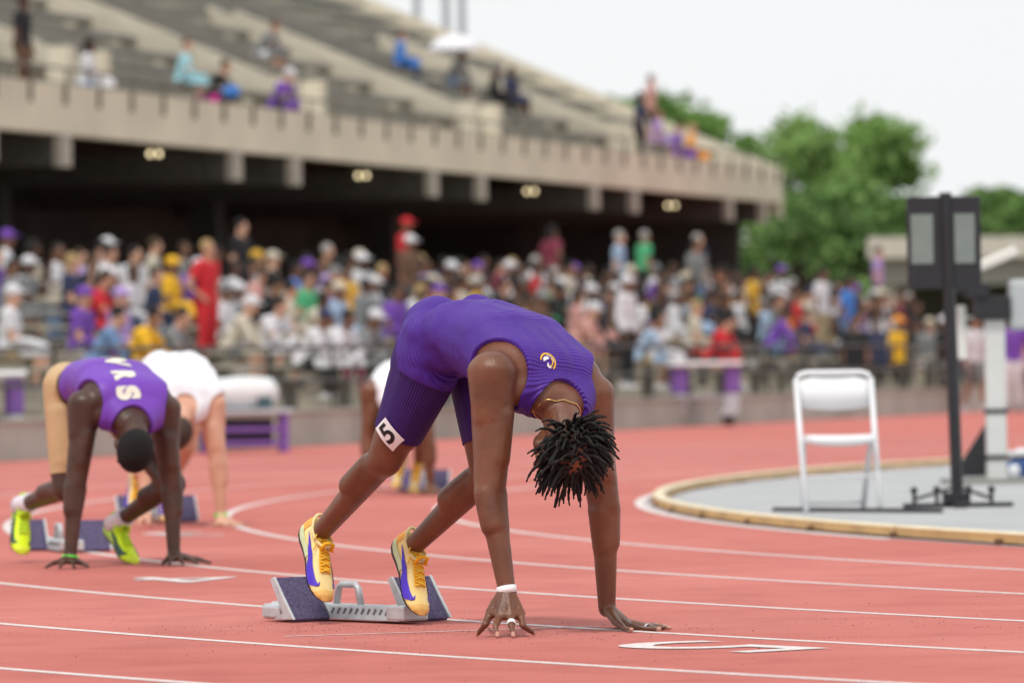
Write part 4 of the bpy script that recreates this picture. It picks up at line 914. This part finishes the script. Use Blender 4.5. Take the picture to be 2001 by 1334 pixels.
for x, e in pr:
    for j in range(n_): a = 2 * math.pi * j / n_; v.append((x, .17 * e * math.cos(a), .165 + .16 * e * math.sin(a) * (1 + .06 * math.sin(x * 9))))
q.add(v, [(i * n_ + j, i * n_ + (j + 1) % n_, (i + 1) * n_ + (j + 1) % n_, (i + 1) * n_ + j) for i in range(14) for j in range(n_)] + [tuple(range(n_)), tuple(14 * n_ + j for j in range(n_))]); q.build('cover', mat('cover_white', (.74, .77, .78), .6, var=.05, bump=.5, bscale=8), rl, True)
q = MB(); q.box((.36, -.01, .05), (.14, .36, .14)); q.build('strap', mat('strap_teal', (.05, .10, .11), .6), rl)
# ---------------------------------------------------------------- spectators
def joints_person(pose):
    J = {}; f = V3(1, 0, 0); L = V3(0, 1, 0); Z = V3(0, 0, 1)
    seated = pose in ('lean', 'sit', 'wave', 'turn')
    hz = .50 if seated else .95
    J['hipR'] = V3(0, -.09, hz); J['hipL'] = V3(0, .09, hz)
    tilt = {'lean': .55, 'sit': .12, 'wave': .05, 'turn': .2, 'stand': .02, 'hip': .03, 'walk': .06}[pose]
    tw = .5 if pose == 'turn' else 0
    u = nrm(Z * math.cos(tilt) + f * math.sin(tilt)); o = V3(0, 0, hz + .02)
    J['spine'] = [o, o + u * .13, o + u * .27, o + u * .42, o + u * .50]
    sl = nrm(L * math.cos(tw) - f * math.sin(tw)); J['shR'] = o + u * .44 - sl * .175; J['shL'] = o + u * .44 + sl * .175
    for s, y in (('R', -1), ('L', 1)):
        if seated:
            J['knee' + s] = V3(.43, .13 * y, .50); J['ank' + s] = V3(.40 + (.06 if y > 0 else -.04), .12 * y, .09); J['kf' + s] = nrm(V3(.7, 0, .7))
        elif pose == 'walk': J['knee' + s] = V3(.12 * y + .06, .09 * y, .51); J['ank' + s] = V3(.20 * y - .05, .09 * y, .09); J['kf' + s] = f
        else: J['knee' + s] = V3(.02, .10 * y, .50); J['ank' + s] = V3(-.01, .11 * y, .09); J['kf' + s] = f
        J['glute' + s] = J['hip' + s] + V3(-.04, 0, .0); J['ab' + s] = f
        J['fd' + s] = f; J['fu' + s] = Z; sh = J['sh' + s]
        if pose == 'lean': J['el' + s] = sh + V3(.17, .03 * y, -.24); J['wr' + s] = V3(.42, .05 * y, .60)
        elif pose in ('sit', 'turn'): J['el' + s] = sh + V3(.06, .05 * y, -.29); J['wr' + s] = J['el' + s] + V3(.22, -.06 * y, -.05)
        elif pose == 'wave':
            if y > 0: J['el' + s] = sh + V3(.2, .04, -.16); J['wr' + s] = sh + V3(.26, -.02, .1)
            else: J['el' + s] = sh + V3(.06, -.05, -.29); J['wr' + s] = J['el' + s] + V3(.23, .06, -.03)
        elif pose == 'hip': J['el' + s] = sh + V3(-.08, .17 * y, -.24); J['wr' + s] = J['el' + s] + V3(.12, -.15 * y, -.16)
        else: J['el' + s] = sh + V3(-.02, .06 * y, -.30); J['wr' + s] = J['el' + s] + V3(.08, .0, -.25)
    J['hu'] = nrm(Z + f * (.25 if pose == 'lean' else .05)); hf = nrm(f + L * (-.5 if pose == 'turn' else 0)); J['hf'] = nrm(hf - J['hu'] * hf.dot(J['hu'])); J['head'] = J['spine'][-1] + u * .06 + J['hu'] * .12 + f * .02
    return J
def person_meshes(pose):
    J = joints_person(pose); mb = MB(); B = body_caps(J, mb)
    for s in 'RL': mb.capsule(J['ank' + s] + V3(-.04, 0, -.05), J['ank' + s] + V3(.15, 0, -.06), .036, .028)
    V, F = remesh(mb, .021, 2); N = vnormals(V, F); out = {'body': mesh_np('body', V, F, SKIN_D)}
    dt = bone_dist(V, B, ['torso']); dn = bone_dist(V, B, ['neck', 'head']); da = bone_dist(V, B, ['armR', 'armL']); dth = bone_dist(V, B, ['thighR', 'thighL']); dsh = bone_dist(V, B, ['shinR', 'shinL'])
    hz = J['hipR'].z; legs = np.minimum(dth, dsh)
    ta = np.full(len(V), -9.); best = np.full(len(V), 9.)
    for s in 'RL':
        d, t = segd(V, J['sh' + s], J['el' + s]); d2, t2 = segd(V, J['el' + s], J['wr' + s]); tt = np.where(d < d2, np.clip(t, -1, 1), 1 + np.clip(t2, 0, 2)); dd = np.minimum(d, d2); ta = np.where(dd < best, tt, ta); best = np.minimum(best, dd)
    arm = da < dt - .0
    neckf = np.linalg.norm(V - np.array(J['spine'][-1] + V3(.02, 0, .03)), axis=1) - .075
    isleg = (legs < dt - .01)
    for nm, ln in (('tee', .62), ('long', 1.92)):
        f_ = np.where(arm & ~isleg, (ln - ta) * .3, neckf); f_ = np.where((dn < np.minimum(dt, da)), -.02, f_); f_ = np.where(isleg & ~arm, -.02, f_)
        f_ = np.minimum(f_, V[:, 2] - (hz - .045)); r = shell(V, F, N, f_, .014)
        out[nm] = mesh_np('shirt', r[0], r[1], m_w)
    for nm, cut in (('shorts', .86), ('trousers', 1.9)):
        tl = np.full(len(V), 9.); best = np.full(len(V), 9.)
        for s in 'RL':
            d, t = segd(V, J['hip' + s], J['knee' + s]); d2, t2 = segd(V, J['knee' + s], J['ank' + s]); tt = np.where(d < d2, np.clip(t, -1, 1), 1 + np.clip(t2, 0, 1.2)); dd = np.minimum(d, d2); tl = np.where(dd < best, tt, tl); best = np.minimum(best, dd)
        f_ = np.where(isleg, (cut - tl) * .4, (hz + .06) - V[:, 2]); f_ = np.where(arm & (da < legs), -.02, f_); f_ = np.minimum(f_, hz + .13 - V[:, 2])
        r = shell(V, F, N, f_, .011); out[nm] = mesh_np('bottoms', r[0], r[1], m_w)
    hd, hu, hf = J['head'], J['hu'], J['hf']; hs = hu.cross(hf)
    q = MB(); q.ell(hd + hu * .035 - hf * .025, (hs * .088, hf * .098, hu * .098), 14, 9); out['hair'] = q.mesh('hair', True)
    q = MB(); q.ell(hd + hu * .035 - hf * .025, (hs * .09, hf * .10, hu * .10), 14, 9); q.ell(hd - hu * .06 - hf * .075, (hs * .085, hf * .05, hu * .15), 12, 8); out['long_hair'] = q.mesh('hair', True)
    q = MB(); q.ell(hd + hu * .055 - hf * .01, (hs * .094, hf * .108, hu * .085), 14, 9); q.ell(hd + hu * .05 + hf * .11, (hs * .075, hf * .08, hu * .012), 12, 6); out['cap'] = q.mesh('cap', True)
    q = MB(); q.ell(hd + hu * .06 - hf * .01, (hs * .094, hf * .108, hu * .095), 14, 9); q.ell(hd + hu * .045, (hs * .19, hf * .20, hu * .018), 16, 6); out['hat'] = q.mesh('sun_hat', True)
    for s in 'RL': q = MB(); a = J['ank' + s]; q.capsule(a + V3(-.05, 0, -.05), a + V3(.14, 0, -.058), .041, .034, 10, 3); q.capsule(a + V3(-.02, 0, -.03), a + V3(.01, 0, .01), .042, .042, 10, 3); out['shoe' + s] = q.mesh('shoe', True)
    for k in ('hair', 'long_hair', 'cap', 'hat', 'shoeR', 'shoeL'): out[k].materials.append(m_w)
    return out
PM = {p: person_meshes(p) for p in ('lean', 'sit', 'wave', 'turn', 'stand', 'hip', 'walk')}
CL = {'white': (.66, .66, .69), 'red': (.55, .02, .03), 'yellow': (.80, .45, .02), 'gold': (.62, .36, .03), 'purple': (.16, .06, .38), 'lavender': (.42, .30, .62), 'black': (.014, .014, .016), 'navy': (.03, .04, .09), 'grey': (.20, .21, .215), 'light blue': (.34, .46, .62), 'blue': (.05, .20, .60),
      'denim blue': (.14, .24, .42), 'cream': (.55, .50, .40), 'maroon': (.20, .03, .06), 'green': (.08, .42, .20), 'khaki': (.40, .32, .20), 'teal': (.36, .66, .74), 'pink': (.58, .30, .27), 'brown': (.14, .08, .05), 'orange': (.85, .35, .05), 'magenta': (.60, .03, .30)}
def cm(c): return mat('cloth_' + c.replace(' ', '_'), CL[c], .8, var=.08, scale=9)
SK = [('skin_a', (.10, .045, .03)), ('skin_b', (.19, .09, .055)), ('skin_c', (.50, .27, .18)), ('skin_d', (.58, .33, .23)), ('skin_e', (.33, .17, .10))]
SKM = [mat(n_, c, .55, var=.08) for n_, c in SK]
HC = {'black': (.012, .011, .011), 'brown': (.06, .035, .02), 'blond': (.38, .26, .12), 'grey': (.35, .34, .33)}
HM = {k: mat('hair_c_' + k, c, .85) for k, c in HC.items()}
def spectator(loc, face, pose, top, bot, sleeve='tee', legs='shorts', head=('hair', 'black'), skin=1, scale=1.0, where='', group='spectators on the lower grandstand', label=None):
    r = empty('spectator', loc, math.atan2(face.y, face.x)); r.scale = (scale * .88,) * 3; m = PM[pose]
    inst(m['body'], 'body', SKM[skin], r); inst(m[sleeve], 'shirt', cm(top), r); inst(m[legs], 'shorts' if legs == 'shorts' else 'trousers', cm(bot), r)
    inst(m[head[0]], head[0], HM[head[1]] if head[0] in ('hair', 'long_hair') else cm(head[1]), r); sc_m = cm(random.choice(('white', 'black', 'grey'))); inst(m['shoeR'], 'shoe', sc_m, r); inst(m['shoeL'], 'shoe', sc_m, r)
    verb = {'lean': 'leaning forward', 'sit': 'upright', 'wave': 'hand raised', 'turn': 'half turned', 'stand': 'standing', 'hip': 'hands on hips', 'walk': 'walking'}[pose]
    hd = {'hair': head[1] + ' hair', 'long_hair': 'long ' + head[1] + ' hair', 'cap': head[1] + ' cap', 'hat': head[1] + ' sun hat'}[head[0]]
    lab = label or ('person in %s %s, %s %s, %s, %s %s' % (top, 'shirt' if sleeve == 'tee' else 'long-sleeved top', bot, legs, hd, verb, where))
    return tag(r, ' '.join(lab.split()[:16 + 6]), 'person', group)
faceL = -b2; ROWN = ['first', 'second', 'third', 'fourth', 'fifth', 'sixth', 'seventh', 'eighth', 'ninth']
def seat_at(px, k):                                       # place on bench row k of the lower stand under image column px
    s = TR * k + .50; d = Vector(((px - 1000.5) / FPX, 1, 0)); A = np.array([[a2.x, -d.x], [a2.y, -d.y]]); o = E2 + b2 * s
    t, Zd = np.linalg.solve(A, -np.array([o.x, o.y])); return P2(t, s - .02, tz(k) - .045), t
rs = random.Random(11); placed = []
def put(px, k, pose, *a, **kw):
    p, t = seat_at(px, k)
    if pose in ('stand', 'hip', 'walk'): p = p - b2 * .30; p.z = tz(k)
    placed.append((k, t)); kw.setdefault('where', 'in %s row' % ROWN[k]); ang = rs.uniform(-.35, .35); f = rotz(ang) @ faceL
    return spectator(p, f, pose, *a, **kw)
# people the photograph lets you tell apart
put(250, 1, 'lean', 'yellow', 'khaki', head=('hair', 'black'), skin=4); put(305, 1, 'lean', 'grey', 'pink', head=('hair', 'brown'), skin=3); put(175, 1, 'lean', 'denim blue', 'denim blue', legs='trousers', skin=3, head=('hair', 'black'))
put(150, 2, 'sit', 'purple', 'white', head=('cap', 'purple'), skin=2); put(222, 2, 'sit', 'lavender', 'grey', head=('cap', 'lavender'), skin=3); put(160, 4, 'lean', 'red', 'black', skin=2, head=('hair', 'brown')); put(355, 3, 'hip', 'red', 'red', legs='trousers', skin=2, head=('hair', 'blond'))
put(325, 5, 'sit', 'yellow', 'navy', head=('cap', 'yellow')); put(288, 4, 'turn', 'navy', 'navy', head=('hair', 'black'), skin=3); put(10, 2, 'sit', 'white', 'khaki', head=('cap', 'white'), skin=3); put(100, 6, 'turn', 'white', 'light blue', head=('hair', 'black')); put(205, 6, 'sit', 'white', 'white', skin=2); put(255, 6, 'sit', 'white', 'khaki', skin=3); put(292, 7, 'sit', 'cream', 'khaki', skin=3, head=('hair', 'brown'))
put(440, 2, 'lean', 'cream', 'grey', head=('cap', 'white'), skin=3, sleeve='long'); put(510, 2, 'lean', 'white', 'white', head=('hair', 'black'), skin=3); put(555, 3, 'sit', 'cream', 'khaki', skin=2); put(490, 6, 'sit', 'light blue', 'white', head=('cap', 'gold'), skin=3); put(522, 6, 'sit', 'cream', 'yellow', head=('cap', 'cream'), skin=3); put(568, 5, 'sit', 'blue', 'white'); put(590, 4, 'sit', 'green', 'grey', skin=2); put(668, 5, 'sit', 'yellow', 'black'); put(585, 1, 'lean', 'white', 'black', legs='trousers', head=('cap', 'navy')); put(640, 1, 'lean', 'white', 'maroon', legs='trousers', head=('hair', 'black')); put(690, 1, 'lean', 'grey', 'black', legs='trousers', head=('cap', 'white'))
put(650, 3, 'sit', 'light blue', 'grey', head=('cap', 'cream')); put(765, 3, 'sit', 'purple', 'khaki', head=('hair', 'black')); put(808, 2, 'turn', 'white', 'cream', sleeve='long', skin=3); put(755, 7, 'stand', 'red', 'black', head=('cap', 'red')); put(985, 6, 'sit', 'white', 'black', head=('cap', 'white')); put(1040, 6, 'sit', 'red', 'black'); put(1175, 7, 'stand', 'light blue', 'cream', legs='trousers', skin=3, head=('hair', 'grey')); put(1222, 6, 'sit', 'gold', 'black', head=('hat', 'cream'), skin=2)
put(1115, 4, 'lean', 'white', 'black', head=('cap', 'white')); put(1120, 2, 'lean', 'pink', 'khaki', skin=3, head=('cap', 'white')); put(1180, 1, 'stand', 'white', 'black', legs='trousers', sleeve='long', head=('cap', 'white')); put(1245, 3, 'sit', 'white', 'black', skin=0); put(1240, 1, 'lean', 'light blue', 'khaki', skin=4); put(1275, 1, 'sit', 'white', 'white', skin=3); put(1350, 2, 'sit', 'cream', 'red', skin=3, head=('long_hair', 'blond')); put(1385, 1, 'lean', 'red', 'black', skin=3); put(1495, 4, 'lean', 'orange', 'purple', head=('cap', 'white')); put(1570, 3, 'stand', 'white', 'khaki', legs='trousers'); put(1625, 5, 'sit', 'white', 'white', skin=3); put(1685, 7, 'stand', 'lavender', 'black', legs='trousers', skin=3); put(1620, 2, 'stand', 'blue', 'denim blue', legs='trousers')
tops = ['white'] * 11 + ['black'] * 11 + ['navy'] * 3 + ['brown'] * 2 + ['grey'] * 4 + ['cream'] * 3 + ['purple'] * 3 + ['lavender', 'light blue', 'light blue', 'navy', 'navy', 'maroon', 'red', 'gold', 'denim blue', 'pink', 'brown', 'brown', 'green']
bots = ['black'] * 4 + ['khaki'] * 3 + ['grey'] * 2 + ['denim blue'] * 3 + ['white', 'navy']
heads = [('hair', 'black')] * 7 + [('long_hair', 'black')] * 3 + [('hair', 'brown')] * 3 + [('long_hair', 'brown'), ('long_hair', 'blond'), ('hair', 'grey'), ('cap', 'white'), ('cap', 'white'), ('cap', 'black'), ('cap', 'purple'), ('hat', 'cream'), ('cap', 'grey')]
fill = [.02, .03, .07, .32, .66, .76, .76, .58]
cnt = 0
for k in range(1, 8):
    t = 2.0
    while t < 58:
        t += rs.uniform(.5, .75)
        p = P2(t, TR * k + .48, tz(k) - .045); px = 1000 + p.x / p.y * FPX
        fr = fill[k] * (1.25 if px > 850 else 1) * (.55 if px < 420 else 1)
        if px < -60 or px > 1800 or rs.random() > fr or any(kk == k and abs(tt - t) < .52 for kk, tt in placed): continue
        pose = rs.choices(['lean', 'sit', 'wave', 'turn', 'stand'], [4, 5, 1, 3, .5 if k > 4 else .1])[0]
        if pose == 'stand': p = p - b2 * .3; p.z = tz(k)
        spectator(p, rotz(rs.uniform(-.4, .4)) @ faceL, pose, rs.choice(tops), rs.choice(bots), rs.choices(['tee', 'long'], [4, 1])[0], rs.choices(['shorts', 'trousers'], [2, 1])[0], rs.choice(heads), rs.choice((0, 0, 1, 1, 4, 2, 3)), rs.uniform(.90, 1.03), where='in %s row' % ROWN[k]); placed.append((k, t)); cnt += 1
for i in range(3):                                       # standing at the back of the stand
    t = rs.uniform(4, 24); s = rs.uniform(6.9, 7.6); p = P2(t, s, tz(8)); spectator(p, rotz(rs.uniform(-1, 1)) @ faceL, rs.choice(['stand', 'hip', 'walk']), rs.choice(tops), rs.choice(bots), 'tee', rs.choice(['shorts', 'trousers']), rs.choice(heads), rs.randrange(5), rs.uniform(.92, 1.03), where='on the walkway', group='people on the walkway')
print('crowd', cnt)
# trackside people at the right, in front of the wall
for (px, py, pose, a) in ((1755, 806, 'stand', ('yellow', 'black', 'tee', 'trousers', ('cap', 'orange'), 0)), (1712, 808, 'stand', ('navy', 'black', 'long', 'trousers', ('hair', 'black'), 0)), (1905, 806, 'walk', ('white', 'grey', 'tee', 'shorts', ('hair', 'black'), 4)), (1980, 806, 'stand', ('purple', 'white', 'tee', 'trousers', ('cap', 'navy'), 3)), (1868, 800, 'hip', ('maroon', 'navy', 'tee', 'shorts', ('hair', 'brown'), 2)), (1820, 800, 'stand', ('grey', 'white', 'long', 'trousers', ('cap', 'cream'), 3)), (1790, 798, 'hip', ('black', 'khaki', 'tee', 'shorts', ('hair', 'black'), 1)), (1735, 800, 'walk', ('white', 'black', 'tee', 'trousers', ('hair', 'grey'), 3)), (1845, 804, 'stand', ('black', 'grey', 'tee', 'shorts', ('cap', 'white'), 0)), (1672, 812, 'stand', ('black', 'black', 'tee', 'trousers', ('hair', 'black'), 1)), (1940, 800, 'hip', ('gold', 'black', 'tee', 'trousers', ('cap', 'black'), 0)), (2030, 804, 'walk', ('navy', 'white', 'tee', 'trousers', ('hair', 'black'), 1))):
    g = G(px, py); spectator(V3(g.x, g.y, 0), rotz(rs.uniform(-.8, .8)) @ V3(.3, -.95, 0), pose, *a, where='by far wall', group='people standing at the trackside')
# upper deck people
faceU = -b1
def upput(px, row, pose, a, extra='', dz_=0):
    s = .252 + .8 * row + .42; d = Vector(((px - 1000.5) / FPX, 1, 0)); o = E1 + b1 * s; A = np.array([[a1.x, -d.x], [a1.y, -d.y]]); t, _ = np.linalg.solve(A, -np.array([o.x, o.y]))
    z = dz(.8 * (row + .5)); p = P1(t, s - .02, z - .06) if pose not in ('stand', 'hip', 'walk') else P1(t, s - .3, z)
    return spectator(p, rotz(rs.uniform(-.3, .3)) @ faceU, pose, *a, where='on the upper deck', group='spectators on the upper grandstand')
upput(15, 0, 'stand', ('black', 'brown', 'tee', 'shorts', ('hair', 'black'), 0)); upput(172, 0, 'sit', ('white', 'denim blue', 'tee', 'shorts', ('long_hair', 'black'), 0)); upput(360, 1, 'turn', ('teal', 'black', 'tee', 'shorts', ('hair', 'brown'), 3)); upput(412, 0, 'lean', ('black', 'magenta', 'tee', 'shorts', ('hair', 'brown'), 3)); upput(540, 0, 'lean', ('purple', 'black', 'tee', 'shorts', ('cap', 'white'), 3)); upput(515, 4, 'lean', ('grey', 'white', 'tee', 'shorts', ('hair', 'brown'), 2)); upput(785, 5, 'sit', ('blue', 'navy', 'long', 'trousers', ('hair', 'brown'), 3)); up_u = upput(885, 4, 'lean', ('grey', 'denim blue', 'tee', 'shorts', ('hair', 'black'), 1)); upput(968, 3, 'sit', ('black', 'black', 'long', 'trousers', ('cap', 'grey'), 1)); upput(1000, 3, 'sit', ('navy', 'grey', 'tee', 'shorts', ('hair', 'black'), 0)); upput(1228, 0, 'stand', ('navy', 'black', 'tee', 'trousers', ('hair', 'black'), 0)); upput(1325, 0, 'sit', ('purple', 'pink', 'tee', 'shorts', ('hair', 'brown'), 3)); upput(1350, 0, 'sit', ('orange', 'pink', 'tee', 'shorts', ('hair', 'blond'), 3)); upput(1252, 2, 'stand', ('pink', 'black', 'tee', 'shorts', ('hair', 'brown'), 3)); upput(1285, 1, 'sit', ('lavender', 'pink', 'tee', 'shorts', ('hair', 'brown'), 2))
ub = Vector(up_u.location) + V3(.1, -.05, 1.05); um = tag(empty('umbrella', ub), 'white umbrella held over a spectator on the upper deck', 'umbrella')
q = MB(); v = []; n_ = 16
for i in range(7):
    a = math.pi / 2 * i / 6 * .92
    for j in range(n_): b_ = 2 * math.pi * j / n_; rr_ = .52 * math.sin(a) * (1 - .04 * (j % 2) * i / 6); v.append((rr_ * math.cos(b_), rr_ * math.sin(b_), .36 * math.cos(a)))
q.add(v, [(i * n_ + j, i * n_ + (j + 1) % n_, (i + 1) * n_ + (j + 1) % n_, (i + 1) * n_ + j) for i in range(6) for j in range(n_)]); q.build('canopy', mat('umbrella_white', (.78, .78, .82), .7), um, True)
q = MB(); q.tube([(0, 0, .40), (0, 0, -.5)], .01, 6); q.build('shaft', m_dark, um)
q = upput  # small bag by the purple spectator
bgp = U(452, 192, 88.5); bgo = tag(empty('blue_bag', bgp), 'small bright blue bag on the ledge of the upper grandstand', 'bag'); q = MB(); q.ell((0, 0, .1), (V3(.15, 0, 0), V3(0, .1, 0), V3(0, 0, .1))); q.build('bag_body', cm('blue'), bgo, True); q = MB(); q.tube([(-.1, 0, .15), (0, 0, .26), (.1, 0, .15)], .012, 6); q.build('handle', cm('navy'), bgo, True)
